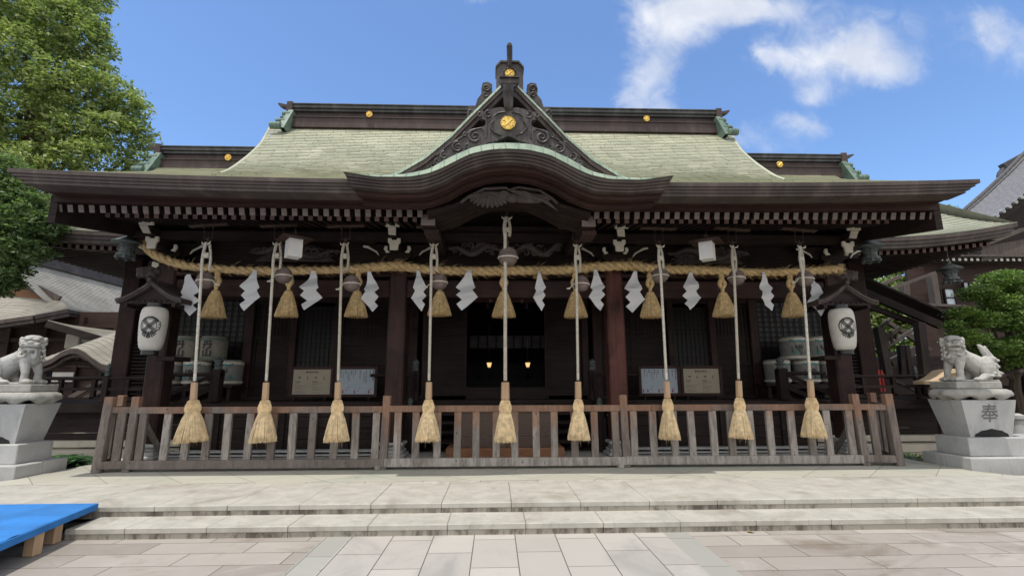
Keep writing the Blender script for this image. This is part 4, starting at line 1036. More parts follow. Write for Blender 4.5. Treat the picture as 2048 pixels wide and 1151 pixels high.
# ---- straw skirts
def skirt(q, c, z0, z1, r0, r1, n, rn, w=.006, flat=1., jit=.03, curve=1.):
    for i in range(n):
        a = rn.uniform(0, 2*PI); ins = math.sqrt(rn.uniform(.35, 1)); zb = z1+rn.uniform(-jit, jit)*.8; pts = []
        k = 4; aa = a+rn.uniform(-.05, .05)
        for j in range(k+1):
            t_ = j/k; r_ = (r0+(r1-r0)*(t_**curve))*ins; z = z0+(zb-z0)*t_; an = a+(aa-a)*t_
            pts.append(Vector((c[0]+r_*math.cos(an), c[1]+r_*flat*math.sin(an), z)))
        s_ = Vector((-math.sin(a), math.cos(a), 0)); nn = Vector((math.cos(a), math.sin(a), 0))*w*.6
        o = len(q.v); vs = []
        for j, p in enumerate(pts): ww = w*(1 if j < k else .5); vs += [p-s_*ww, p+nn, p+s_*ww]
        fs = []
        for j in range(k): b = 3*j; fs += [(b, b+1, b+4, b+3), (b+1, b+2, b+5, b+4)]
        q.add(vs, fs)
    # inner mass
    prof = [(r0*.75, z0)]+[((r0+(r1-r0)*(t_**curve))*.78, z0+(z1-z0)*t_) for t_ in (.25, .5, .75, .97)]
    q.lathe(prof[::-1], (c[0], c[1], 0), 18, sy=flat)
STASS = [(-5.60, 1.02), (-4.22, 1.0), (-2.90, 1.0), (-1.30, .97), (-.05, 1.0), (1.36, 1.0), (2.86, 1.0), (4.32, .98), (5.72, .98)]
slabs = ['straw tassel with a long braid, nearest the left lantern', 'straw tassel behind the second bell from the left', 'straw tassel behind the third bell from the left', 'straw tassel left of the central bay, behind a bell', 'straw tassel in the middle, directly under the big bell', 'straw tassel to the right of the doorway, crossed by a bell rope', 'straw tassel just right of the reddish pillar', 'straw tassel under the right square lantern', 'straw tassel farthest to the right, next to the last bell rope']
for i, (x, sc) in enumerate(STASS):
    rn = random.Random(30+i); root = thing('straw_tassel', (x, 9.52, 3.80), 'light brown '+slabs[i], 'tassel', 'straw tassels hanging from the straw rope')
    q = MB(); n = 40
    for s_ in (0, 1):
        q.tube([(math.sin(t_*9+s_*PI)*.030+.022*(s_*2-1)*t_+.006*(s_*2-1), .01*math.cos(t_*9+s_*PI), -.04-.40*t_) for t_ in np.linspace(0, 1, n)], [.028+.016*math.sin(PI*min(1, t_*1.05)) for t_ in np.linspace(0, 1, n)], 8)
    q.tube([(math.cos(a)*.05, math.sin(a)*.045, -.45) for a in np.linspace(0, 2*PI, 15)], .012, 5)
    part('braid', q, M['straw'], root, True, local=True)
    q = MB(); skirt(q, (0, 0), -.44, -.93*sc, .065, .235+rn.uniform(-.012, .015), 800, rn, .0045, .8, .03, .8); part('skirt', q, M['straw'], root, local=True)
# ---- folded paper streamers
SH = [(-6.08, -.10), (-4.86, 0), (-3.74, -.02), (-2.65, -.04), (-1.72, .0), (-.73, 0), (.64, 0), (1.76, .03), (2.54, .0), (3.68, 0), (5.11, 0), (6.12, -.08)]
shn = ['crumpled white zigzag paper left of the first bell', 'white zigzag paper between the first and second bell', 'white zigzag paper left of the third bell rope', 'white zigzag paper just left of the left inner pillar', 'narrow white zigzag paper just right of the left inner pillar', 'wide white zigzag paper left of the big middle bell', 'narrow white zigzag paper right of the big middle bell', 'white zigzag paper just left of the reddish pillar', 'white zigzag paper just right of the reddish pillar', 'white zigzag paper below and left of the right square lantern', 'thin white zigzag paper between the last two straw tassels', 'white zigzag paper half hidden behind the rightmost bell']
shw = [1.1, 1., 1.05, .85, .75, 1.08, .62, .82, 1.0, .95, .7, .8]; shf = [-1, 1, 1, -1, -1, 1, -1, -1, 1, 1, -1, -1]
zl = [(0, -.03), (.117, -.08), (.33, -.235), (.41, -.14), (.49, -.225), (.585, -.12), (.665, -.215), (.79, -.125)]
zr = [(0, .04), (.16, .06), (.34, .115), (.395, .065), (.53, .165), (.79, -.115)]
for i, (x, dz) in enumerate(SH):
    rn = random.Random(60+i); f_ = shf[i]; w_ = shw[i]; sk = rn.uniform(-.05, .05); hs = rn.uniform(.96, 1.05)
    ph = [rn.uniform(0, 6) for _ in range(3)]; zz = sorted(set([a for a, _ in zl]+[a for a, _ in zr]+list(np.linspace(0, .79, 15))))
    q = MB(); nc = 6; vs = []
    for side in (0, 1):
        for z in zz:
            a, b = interp(zl, z), interp(zr, z)
            for c in range(nc+1):
                xx = (a+(b-a)*c/nc)*w_*f_; y = .02*math.sin(z*14+ph[0])+.10*(abs(((z+.3*xx)/.21+ph[1]) % 2-1)-.5)+.006*math.sin(z*31+xx*9+ph[2])
                vs.append((xx+sk*z, y+side*.004, -z*hs))
    nz = len(zz); W_ = nc+1; off_ = nz*W_; fs = []
    for j in range(nz-1):
        for c in range(nc):
            a = j*W_+c; fs += [(a, a+1, a+W_+1, a+W_), (a+off_, a+off_+W_, a+off_+W_+1, a+off_+1)]
    q.add(vs, fs)
    o = bpy.data.objects.new('paper_streamer', q.mesh('paper_streamer', M['paper'])); o.location = (x, 9.42, 3.76+dz); link(o)
    tag(o, shn[i]+', hanging from the straw rope', 'paper streamer', 'white paper streamers on the straw rope')
# ================================================================== BELL ROPES
def bell_profile(r): return [(.012, .98*r), (.07*r, .97*r), (.10*r, 1.08*r), (.28*r, 1.10*r), (.30*r, .97*r), (.62*r, .86*r), (.78*r, .70*r), (.93*r, .45*r), (.99*r, .2*r), (1.06*r, .16*r), (1.06*r, .06*r), (1.04*r, 0), (1.0*r, -.08*r), (.98*r, -.25*r), (.86*r, -.55*r), (.62*r, -.80*r), (.3*r, -.94*r), (.001, -.97*r)][::-1]
def add_bell(root, c, r, cordtail=1):
    q = MB(); q.lathe(bell_profile(r), c, 28); b = part('bell', q, M['bell'], root, True, local=True)
    q = MB(); q.tube([(c[0]+1.04*r*math.cos(a), c[1]+1.04*r*math.sin(a), c[2]-.10*r-.12*r*math.sin(a+.4)*0) for a in np.linspace(0, 2*PI, 33)], .009, 6)
    if cordtail:
        e = (c[0]-1.0*r*cordtail, c[1]-.2*r, c[2]-.12*r); q.tube([e, (e[0]-.05*cordtail, e[1]-.03, e[2]-.06), (e[0]-.09*cordtail, e[1], e[2]-.08)], .008, 5)
        q.tube([(e[0]-.09*cordtail+.03*math.cos(a), e[1]+.03*math.sin(a), e[2]-.08) for a in np.linspace(0, 2*PI, 12)], .008, 5)
    part('band', q, M['cord'], b, local=True)
    q = MB()
    for k in range(3): q.lathe([(r*(.66+.12*k)*1.0, -.004), (r*(.67+.12*k), .004)], (c[0], c[1], c[2]+r*(.83-.15*k)), 26)
    part('rim', q, M['bell'], b, local=True)
def bell_rope(name, L_, big, seed):
    """hook at local origin; sleeve, head and skirt hang L_ below"""
    rn = random.Random(seed); root = bpy.data.objects.new(name, None); root.empty_display_size = .1; link(root)
    k = 1.25 if big else 1.
    q = MB()
    if not big:
        q.box(-.33, .33, -.05, .05, .21, .25, bev=.006)
        for x in (-.075, .075): q.tube([(x, 0, .21), (x, 0, -.0)], .007, 6); q.ball((x, 0, .195), .018, 8)
        q.tube([(-.075, 0, 0), (-.06, 0, -.02), (.06, 0, -.02), (.075, 0, 0)], .007, 6)
    q.tube([(0, 0, .02 if not big else .3), (0, 0, -.10)], .01, 6); q.lathe([(.012, -.02), (.03, -.035), (.03, -.06), (.012, -.075)], (0, 0, 0), 12)
    q.tube([(.02*math.cos(a), 0, -.10+.03*math.sin(a)) for a in np.linspace(0, 2*PI, 13)], .008, 5)
    part('hook', q, M['iron'], root, local=True)
    q = MB(); zt = -.10; z1_ = -.62 if not big else -.46
    P1 = [Vector((-.012-.02*math.sin(PI*t_)-.018*t_, -.03-.05*t_, zt+(z1_-zt)*t_)) for t_ in np.linspace(0, 1, 30)]
    P2 = [Vector((.02+.035*math.sin(PI*t_*.8), .01, zt+(z1_+.02-zt)*t_)) for t_ in np.linspace(0, 1, 30)]
    twist(q, P1, 3, .0135*k, .0145*k, .11, abs(z1_-zt), 6); twist(q, P2, 3, .012*k, .013*k, .10, abs(z1_-zt), 6)
    zk = zt-.20; 
    for kk in range(5): q.tube([(.04*k*math.cos(a), -.02+.035*math.sin(a), zk-.018*kk+.006*math.sin(a)) for a in np.linspace(0, 2*PI, 13)], .012, 6)
    for s_ in (-1, 1): q.tube([(s_*.02, -.04, zt-.04), (s_*.06*k, -.06, zt-.03), (s_*.075*k, -.05, zt+.01)], [.015, .014, .008], 6)
    main = [Vector((-.03+.03*t_*0, -.08, z)) for t_, z in zip(np.linspace(0, 1, 2), (z1_+.06, -L_+.94))]
    pth, ln = arclen([main[0], (main[0]+main[1])/2, main[1]], .016)
    twist(q, pth, 3, .0122*k, .0135*k, .10 if not big else .125, ln, 7)
    part('rope', q, M['rope'], root, True, local=True)
    x0, y0 = -.03, -.08
    q = MB(); q.lathe([(.050*k, -L_+.64), (.056*k, -L_+.645), (.052*k, -L_+.91), (.046*k, -L_+.915)], (x0, y0, 0), 8); part('sleeve', q, M['sleeve'], root, local=True)
    q = MB(); rn2 = random.Random(seed+5)
    z0 = -L_+.64; hp = [(.03, z0+.0), (.06, z0-.02), (.085, z0-.09), (.094, z0-.14), (.086, z0-.185), (.078, z0-.2)]
    q.lathe(hp[::-1], (x0, y0, 0), 20)
    for i in range(240):
        a = rn2.uniform(0, 2*PI); w = .006; pts = []
        for (r_, z) in hp: pts += [(x0+(r_+.005)*math.cos(a-w/.1), y0+(r_+.005)*math.sin(a-w/.1), z), (x0+(r_+.012)*math.cos(a), y0+(r_+.012)*math.sin(a), z), (x0+(r_+.005)*math.cos(a+w/.1), y0+(r_+.005)*math.sin(a+w/.1), z)]
        fs = []
        for j in range(5): b = 3*j; fs += [(b, b+3, b+4, b+1), (b+1, b+4, b+5, b+2)]
        q.add(pts, fs)
    for kk in range(3): q.tube([(x0+.092*math.cos(a), y0+.092*math.sin(a), z0-.185-.009*kk) for a in np.linspace(0, 2*PI, 21)], .006, 5)
    skirt(q, (x0, y0), z0-.19, -L_, .085, .218 if not big else .18, 1100, rn2, .0052, .9, .035, .75)
    for i in range(18):
        a = rn2.uniform(0, 6.28); r_ = rn2.uniform(.02, .2); hair(q, Vector((x0+r_*math.cos(a), y0+r_*math.sin(a), -L_+.02)), (rn2.uniform(-.2, .2), 0, -1), rn2.uniform(.04, .15), .0018)
    part('tassel', q, M['strawt'], root, local=True)
    return root
L0 = 3.43
bp = bell_rope('bell_rope', L0, False, 1); bp2 = bell_rope('bell_rope', L0, False, 9)
names = ['first from the left, beside the left lantern', 'second from the left, beside the left square lantern', 'third from the left, crossing the left notice boards', 'just left of the doorway, by the left inner pillar', 'in the middle, before the doorway', 'just right of the doorway', 'crossing the white notice board right of the reddish pillar', 'second from the right, right of the beige notice board', 'farthest right, beside the right lantern']
# hook x, tassel x, bell dx, bell z, skirt width factor
RP = [(-5.27, -5.12, -.06, 3.37, 1.14, 0), (-4.05, -3.98, .08, 3.46, 1.0, 1), (-2.88, -2.80, .10, 3.32, .97, 0), (-1.31, -1.32, .09, 3.36, .96, 1), None, (1.25, 1.17, .08, 3.34, .86, 1), (2.75, 2.69, .02, 3.50, .88, 0), (4.10, 3.90, .10, 3.47, .88, 1), (5.35, 5.15, .12, 3.46, 1.0, 0)]
used = [False, False]
for i, rp in enumerate(RP):
    lab = 'white rope with bronze bell, '+names[i]
    if rp is None:
        r_ = bell_rope('bell_rope', 3.86-.0, True, 5); r_.location = (-.02, 8.28, 4.56)
        add_bell(r_, (.02, 0, -.82), .165, 0); dx = .02
        q = MB(); q.tube([(.0, 0, -.44), (.02, 0, -.56), (.02, 0, -.66)], .012, 6); part('bell_hanger', q, M['iron'], r_, local=True)
    else:
        hx, tx, bdx, bz, wf_, pt = rp
        src = (bp, bp2)[pt]
        if not used[pt]: r_ = src; used[pt] = True
        else: r_ = copy_tree(src)
        for ch in list(r_.children):
            if ch.name.split('.')[0] in ('bell', 'bell_hanger'):
                for g_ in list(ch.children): bpy.data.objects.remove(g_)
                bpy.data.objects.remove(ch)
        r_.location = (hx, 8.52, 4.13)
        # the tassel hangs a little to one side of the hook
        tl = (tx*.983+.03-hx)/L0; ang = math.atan(-tl)
        r_.rotation_euler = (R(-2.4), ang, 0)
        for ch in r_.children:
            if ch.name.split('.')[0] in ('tassel',): ch.scale = (wf_, wf_, 1); ch.rotation_euler = (0, 0, i*1.3); ch.location = (-.03+.03*wf_*math.cos(i*1.3)-.08*wf_*math.sin(i*1.3), -.08+.03*wf_*math.sin(i*1.3)+.08*wf_*math.cos(i*1.3), 0)
        lz = bz-4.13
        add_bell(r_, (bdx, .10, lz), .142, (1 if i in (0, 1, 2, 3, 5, 8) else 0)*(-1 if i in (0,) else 1))
        q = MB(); q.tube([(.03, .01, -.58), (bdx*.7, .06, -.63), (bdx, .10, lz+.15)], .010, 6); part('bell_hanger', q, M['iron'], r_, local=True)
    tag(r_, lab, 'bell rope', 'bell ropes along the front of the hall')
# ================================================================== LANTERNS
WS = 1.
def stroke(mb, pts, w, surf, wend=None):
    """ribbon laid on a surface: surf(u,v)->point"""
    fine = []
    for a, b in zip(pts[:-1], pts[1:]):
        k_ = max(1, int(math.hypot(b[0]-a[0], b[1]-a[1])/.018)); fine += [(a[0]+(b[0]-a[0])*j/k_, a[1]+(b[1]-a[1])*j/k_) for j in range(k_)]
    pts = fine+[pts[-1]]
    w = w*WS; n = len(pts); vs = []
    for i, (u, v) in enumerate(pts):
        a = pts[max(i-1, 0)]; b = pts[min(i+1, n-1)]; dx, dy = b[0]-a[0], b[1]-a[1]; l_ = math.hypot(dx, dy) or 1; nx, ny = -dy/l_, dx/l_
        ww = (w+(wend-w)*i/(n-1) if wend is not None else w)/2
        vs += [surf(u-nx*ww, v-ny*ww), surf(u+nx*ww, v+ny*ww)]
    mb.add(vs, [(2*i, 2*i+1, 2*i+3, 2*i+2) for i in range(n-1)])
def arc2(cx, cy, r, a0, a1, n=24): return [(cx+r*math.cos(R(a0+(a1-a0)*i/n)), cy+r*math.sin(R(a0+(a1-a0)*i/n))) for i in range(n+1)]
M['washi'] = m_plain('lantern paper', (.56, .53, .47), .7, 0, .12, 4, .1)
def emblem(q, sf, s=1.):
    """ring of a curling comma shape, crossed arrow feathers and a fan of plumes"""
    def P(l_): return [(a*s, b*s) for a, b in l_]
    n = 26; c = arc2(0, .1, .62, 30, 215, n); c2 = P(c)
    stroke(q, c2, .17*s, sf, .05*s); stroke(q, P(arc2(0.02, .1, .60, -30, -75, 10)), .10*s, sf); stroke(q, P(arc2(0, .1, .60, 205, 255, 10)), .12*s, sf)
    stroke(q, P(arc2(.05, .42, .34, 35, 165, 14)), .13*s, sf, .03*s)
    stroke(q, P(arc2(0, .1, .47, 0, 360, 30)), .035*s, sf)
    for m in (-1, 1):
        for off_ in (-.10, 0, .10): stroke(q, P([(m*(-.42)+off_*.7, .50+off_*m*.7), (m*.34+off_*.7, -.30+off_*m*.7)]), .05*s if off_ else .075*s, sf)
        for k in range(4): a = -90+m*(14+20*k); stroke(q, P([(.14*math.cos(R(a)), -.33+.12*math.sin(R(a))), (.5*math.cos(R(a)), -.42+.42*math.sin(R(a)))]), .05*s, sf, .10*s)
    stroke(q, P([(0, -.35), (0, -.88)]), .05*s, sf, .1*s)
    for (x, y) in ((.66, .1), (.60, -.12), (.62, .32)): stroke(q, P(arc2(x, y, .09, -90, 160, 10)), .07*s, sf, .03*s)
for s_, lab in ((-1, 'white paper lantern with black crest hanging at the left outer pillar'), (1, 'white paper lantern with black crest hanging at the right outer pillar')):
    X = -6.47 if s_ < 0 else 6.44; z = 2.59
    root = thing('paper_lantern', (X, 9.2, z+.5), lab, 'lantern', 'paper lanterns on the outer pillars')
    prof = [(.12, -.40), (.155, -.375), (.18, -.33), (.20, -.22), (.213, -.05), (.219, .1), (.216, .25), (.20, .34), (.165, .39), (.12, .40)]
    ribs = []; zz = np.linspace(-.385, .385, 60); pz = [p[1] for p in prof]; pr_ = [p[0] for p in prof]
    for i, zv in enumerate(zz): ribs.append((float(np.interp(zv, pz, pr_))+(.003 if i % 3 == 0 else 0), zv))
    q = MB(); q.lathe([prof[0]]+ribs+[prof[-1]], (X, 9.2, z), 36); body = part('shade', q, M['washi'], root, True)
    def sf(u, v, X=X, s_=s_): 
        rr = float(np.interp(v+.02, pz, pr_))+.006; a0 = -PI/2+(.32 if s_ < 0 else -.2); a = a0+u/rr; return (X+rr*math.cos(a), 9.2+rr*math.sin(a), z+v+.02)
    WS = 1.12; q = MB(); emblem(q, sf, .235); WS = 1.; part('crest', q, M['ink'], body)
    q = MB(); q.lathe([(.13, .38), (.14, .40), (.14, .47), (.12, .48)], (X, 9.2, z), 24); part('cap', q, M['black'], root); q = MB(); q.lathe([(.12, -.48), (.135, -.47), (.135, -.40), (.12, -.38)], (X, 9.2, z), 24)
    part('cap', q, M['black'], root); q = MB(); q.tube([(X-.11, 9.2, z+.46), (X-.07, 9.2, z+.56), (X+.07, 9.2, z+.56), (X+.11, 9.2, z+.46)], .007, 6); part('handle', q, M['black'], root)
    # little carved roof above it, fixed to the pillar
    root = thing('lantern_roof', (X-.05*s_, 9.4, 3.2), 'small curved wooden roof over the %s paper lantern' % ('left' if s_ < 0 else 'right'), 'roof', 'small roofs over the lanterns')
    Xc = (-6.56 if s_ < 0 else 6.56)
    q = MB()
    cv = [(a_*.90, b_-.03) for a_, b_ in ((-.66, 3.17), (-.52, 3.20), (-.36, 3.27), (-.18, 3.38), (0, 3.50), (.18, 3.38), (.36, 3.27), (.52, 3.20), (.66, 3.17))]
    q.loft([(Xc+a, b) for a, b in cv], [(Xc+a, b-.05) for a, b in cv], 9.1, 9.75); q.loft([(Xc+a*.98, b-.05) for a, b in cv], [(Xc+a*.98, b-.085) for a, b in cv], 9.12, 9.75)
    for d_ in np.arange(9.14, 9.7, .1): q.loft([(Xc+a, b+.008) for a, b in cv], [(Xc+a, b+.001) for a, b in cv], d_, d_+.05)
    q.bar((Xc, 9.05, 3.48), (Xc, 9.8, 3.48), .07, .06); part('roof', q, M['carve'], root)
    q = MB(); q.prism([(Xc-.45, 3.10), (Xc+.45, 3.10), (Xc+.36, 3.15), (Xc, 3.36), (Xc-.36, 3.15)], 9.2, 9.25); q.box(Xc-.5, Xc+.5, 9.15, 9.25, 3.05, 3.10); q.box(Xc-.45, Xc+.45, 9.6, 9.68, 3.05, 3.10)
    for d_ in (-.43, .43): q.box(Xc+d_-.03, Xc+d_+.03, 9.15, 9.75, 2.99, 3.05)
    for k in range(9): q.box(Xc-.42+.10*k, Xc-.39+.10*k, 9.13, 9.7, 3.085, 3.11)
    q.box(X-.02, X+.02, 9.1, 9.3, 3.05, 3.10); part('frame', q, M['dx'], root)
    q = MB(); q.box(X-.2*s_-.15, X-.2*s_+.18, 9.3, 9.82, 2.02, 2.10, bev=.01); part('lower_bracket', q, M['dx'], root)
for X, yc_, rot, lab in ((-3.68, 8.3, 38, 'square white paper lantern with a wooden roof, left of the centre'), (3.52, 8.3, -36, 'square white paper lantern with a wooden roof, right of the centre')):
    root = thing('square_lantern', (X, yc_, 4.08), lab, 'lantern', 'square lanterns under the eave'); Mx = Matrix.Rotation(R(rot), 4, 'Z')
    q = MB(); q.box(-.105, .105, -.105, .105, -.36, -.035, Mx); b_ = part('shade', q, M['paper'], root, local=True)
    q = MB()
    for a in (0, 90, 180, 270):
        m2 = Mx @ Matrix.Rotation(R(a), 4, 'Z'); q.box(-.112, -.10, -.112, -.10, -.365, -.03, m2); q.box(-.10, .10, -.108, -.104, -.365, -.357, m2); q.box(-.10, .10, -.108, -.104, -.15, -.146, m2); q.box(-.10, .10, -.108, -.104, -.26, -.256, m2); q.box(-.004, .004, -.108, -.104, -.36, -.04, m2)
    part('frame', q, M['white'], b_, local=True)
    q = MB(); R_ = .30; m2 = Mx @ Matrix.Rotation(R(0), 4, 'Z')
    q.add([m2 @ Vector(p) for p in ((-.25, -.25, -.05), (.25, -.25, -.05), (.25, .25, -.05), (-.25, .25, -.05), (0, 0, .05), (-.25, -.25, -.035), (.25, -.25, -.035), (.25, .25, -.035), (-.25, .25, -.035))], [(0, 3, 2, 1), (5, 6, 4), (6, 7, 4), (7, 8, 4), (8, 5, 4), (0, 1, 6, 5), (1, 2, 7, 6), (2, 3, 8, 7), (3, 0, 5, 8)])
    part('roof', q, M['beamred'], root, local=True)
    q = MB(); q.tube([(0, 0, .04), (.01, 0, .15), (.0, .1, .33)], .008, 6); q.tube([(.03*math.cos(a), 0, .07+.03*math.sin(a)) for a in np.linspace(0, 2*PI, 12)], .006, 5); part('wire', q, M['iron'], root, local=True)
for X, Y, z, sc, lab in ((-7.30, 9.4, 4.22, 1., 'dark bronze hanging lantern under the left wing eave'), (7.36, 9.4, 4.24, 1., 'dark bronze hanging lantern near the hall under the right wing eave'), (9.75, 10.2, 3.98, .9, 'dark bronze hanging lantern above the clipped bush on the right')):
    root = thing('bronze_lantern', (X, Y, z+.2), lab, 'lantern', 'bronze hanging lanterns')
    q = MB(); q.lathe([(.11, -.24), (.16, -.22), (.16, -.17), (.12, -.155), (.125, .03), (.13, .05)], n=6 if 0 else 12, M=Matrix.Translation((0, 0, -.2))@Matrix.Scale(sc, 4)); part('body', q, M['bronze'], root, local=True)
    q = MB(); q.lathe([(.26, .04), (.25, .06), (.15, .12), (.06, .17), (.03, .2), (.045, .22), (.03, .26), (.01, .27)], n=24, M=Matrix.Translation((0, 0, -.2))@Matrix.Scale(sc, 4)); part('roof', q, M['bronze'], root, True, local=True)
    q = MB()
    for k in range(8): a = k*PI/4+.2; q.tube([((.13+.002)*math.cos(a+.12*math.cos(b)), (.13)*math.sin(a+.12*math.cos(b)), -.27+.03*math.sin(b)+.03) for b in np.linspace(0, 2*PI, 10)], .007, 5)
    q.tube([(.15*math.cos(a), .15*math.sin(a), -.45) for a in np.linspace(0, 2*PI, 19)], .012, 5); q.tube([(.133*math.cos(a), .133*math.sin(a), -.235) for a in np.linspace(0, 2*PI, 19)], .010, 5)
    for k in range(6): a = k*PI/3; q.ball((.15*math.cos(a), .15*math.sin(a), -.45), .036, 8)
    q.tube([(0, 0, .05), (0, 0, .35)], .008, 6); part('trim', q, M['bronze'], root, local=True)
for x, s in ((-.38, 1), (.70, 1)):
    p = (x, 13.95, 2.10); root = thing('lit_lantern', p, 'small glowing lantern inside the doorway, on the %s' % ('left' if x < 0 else 'right'), 'lantern', 'glowing lanterns inside the doorway')
    q = MB(); q.lathe([(.038, -.06), (.07, .06)], p, 6); part('shade', q, m_emit('lamp glow', (1., .60, .26), .75) if x < 0 else bpy.data.materials['lamp glow'], root)
    q = MB(); q.lathe([(.08, .06), (.09, .075), (.03, .11)], p, 6); q.lathe([(.03, -.1), (.045, -.08), (.04, -.06)], p, 6); q.tube([(x, 13.95, 2.2), (x, 13.95, 4.3)], .004, 4); part('frame', q, M['gold'], root)
# ================================================================== NOTICE BOARDS
def flatwrite(mb, text, x, y, z, size, bold=0.):
    vs, fs = glyphs(text, size, bold); mb.add([(x+a, y, z+b) for a, b in vs], [f for f in fs])
M['sheetb'] = m_plain('beige sheet', (.30, .255, .18), .5, 0, .05, 4, 0); M['sheetw'] = m_plain('white sheet', (.33, .37, .41), .5, 0, .05, 4, 0)
for X, kind, lab in ((-4.33, 'b', 'framed beige notice board left of the left inner pillar'), (-3.35, 'w', 'framed white notice board next to the left inner pillar'), (3.56, 'w', 'framed white notice board right of the reddish pillar'), (4.54, 'b', 'framed beige notice board right of the reddish pillar')):
    Y = 11.4; root = thing('notice_board', (X, Y, 1.22), lab, 'notice board', 'notice boards on the veranda')
    q = MB(); q.box(X-.44, X+.44, Y, Y+.02, 1.35, 1.93); pn = part('sheet', q, M['sheet'+kind], root)
    q = MB()
    for a, b, c, d in ((-.485, -.42, 1.30, 1.985), (.42, .485, 1.30, 1.985)): q.box(X+a, X+b, Y-.03, Y+.04, c, d, bev=.008)
    for c, d in ((1.30, 1.365), (1.92, 1.985)): q.box(X-.42, X+.42, Y-.03, Y+.04, c, d, bev=.006)
    part('frame', q, M['beamred'], root)
    q = MB()
    for a in (-.34, .34): q.bar((X+a, Y+.0, 1.31), (X+a-.03, Y-.08, 1.215), .03, .03); q.bar((X+a, Y+.02, 1.31), (X+a, Y+.14, 1.215), .03, .03)
    part('foot', q, M['iron'], root)
    q = MB(); q3 = MB()
    if kind == 'b':
        flatwrite(q, '参拝の作法', X, Y-.003, 1.855, .058, .001)
        for i, a in enumerate((-.27, -.10, .09, .27)):
            q3.prism([(X+a-.012, 1.70), (X+a+.02, 1.70), (X+a+.01, 1.745), (X+a, 1.775), (X+a-.004, 1.74)], Y-.004, Y-.001) if i in (1, 3) else q.prism([(X+a-.03, 1.725), (X+a+.03, 1.725), (X+a+.025, 1.75), (X+a-.025, 1.75)], Y-.004, Y-.001)
            if i in (1, 3): q.lathe([(.007, 0), (.001, .001)], n=6, M=Matrix.Translation((X+a+.05, Y-.004, 1.78)) @ Matrix.Rotation(PI/2, 4, 'X'))
        for j in range(2):
            x0 = X-.36+.38*j; q.box(x0, x0+.11, Y-.004, Y-.001, 1.635, 1.65)
            for k in range(8):
                if (k*3+j) % 4 == 3: continue
                w = .10+.18*((k*7+j*3) % 5)/5; q.box(x0, x0+w, Y-.004, Y-.001, 1.60-.028*k, 1.605-.028*k)
    else:
        for i, (a, n_, sz) in enumerate(((.385, 6, .03), (.31, 4, .026), (.23, 7, .022), (.09, 5, .024), (-.02, 3, .022), (-.10, 3, .024), (-.23, 2, .024), (-.34, 4, .022))):
            for k, ch in enumerate('参拝の仕方手水参'[:n_]): flatwrite(q, ch, X+a, Y-.003, 1.88-.04*k, sz*1.25, .0012)
        for a, l_ in ((.19, .24), (.165, .22), (-.06, .16), (-.14, .2), (-.165, .22), (-.19, .17), (-.28, .13)): q.box(X+a-.002, X+a+.002, Y-.004, Y-.001, 1.86-l_, 1.86)
        for a in (.30, -.02, -.28, -.38): q3.prism([(X+a-.018, 1.39), (X+a+.02, 1.39), (X+a+.012, 1.43), (X+a, 1.47), (X+a-.012, 1.44)], Y-.004, Y-.001)
        for a, b in ((.34, 1.47), (.06, 1.44), (.10, 1.50), (-.2, 1.46), (-.16, 1.52)): q.lathe([(.011, 0), (.001, .001)], n=8, M=Matrix.Translation((X+a, Y-.004, b)) @ Matrix.Rotation(PI/2, 4, 'X'))
    part('lettering', q, M['ink'], pn); part('print', q3, m_plain('dark red ink', (.22, .03, .03), .6, 0, .1, 5, 0) if 'dark red ink' not in bpy.data.materials else bpy.data.materials['dark red ink'], pn)
# ================================================================== OFFERING BOX
root = thing('offering_box', (-.03, 9.75, .225), 'wide wooden offering box with bold grain behind the middle of the barrier', 'offering box')
m_, t_, b_ = mat_new('bold grained board'); g_ = coords(t_); wv = t_.new('ShaderNodeTexWave', wave_type='RINGS'); mp_ = t_.new('ShaderNodeMapping'); t_.link(g_, mp_.inputs[0]); mp_.inputs['Scale'].default_value = (1.2, .3, 4); mp_.inputs['Location'].default_value = (.3, 0, -1.6)
t_.link(mp_.outputs[0], wv.inputs['Vector']); wv.inputs['Scale'].default_value = 4.5; wv.inputs['Distortion'].default_value = 7; wv.inputs['Detail'].default_value = 3
rgb(m_, t_, b_, t_.mix(wv.outputs['Fac'], (.05, .03, .022), (.15, .095, .07)), .55); bump(t_, b_, wv.outputs['Fac'], .4, .004); M['bold'] = m_
q = MB(); q.box(-.96, .92, 9.58, 9.62, .42, 1.10, bev=.008); q.box(-.96, .92, 10.1, 10.14, .42, 1.10); q.box(-.98, -.93, 9.58, 10.14, .42, 1.10); q.box(.89, .94, 9.58, 10.14, .42, 1.10); q.box(-.93, .89, 9.62, 10.1, .42, .46); part('side_board', q, M['bold'], root)
q = MB(); q.box(-1.04, 1.0, 9.5, 9.64, 1.10, 1.16, bev=.01); q.box(-1.04, 1.0, 10.08, 10.2, 1.10, 1.16, bev=.01); q.box(-1.04, -.92, 9.64, 10.08, 1.10, 1.16); q.box(.88, 1.0, 9.64, 10.08, 1.10, 1.16); part('rim', q, M['dx'], root)
q = MB()
for k in range(22): q.box(-.9+.082*k, -.86+.082*k, 9.64, 10.08, 1.11, 1.145, bev=.006)
part('slat', q, M['carve'], root)
q = MB(); q.box(-1.12, 1.08, 9.50, 10.22, .225, .42, bev=.01); part('base', q, M['sleeve'] if 0 else m_wood('orange plinth wood', (.22, .10, .055), (.32, .16, .09), 'x', .6), root)
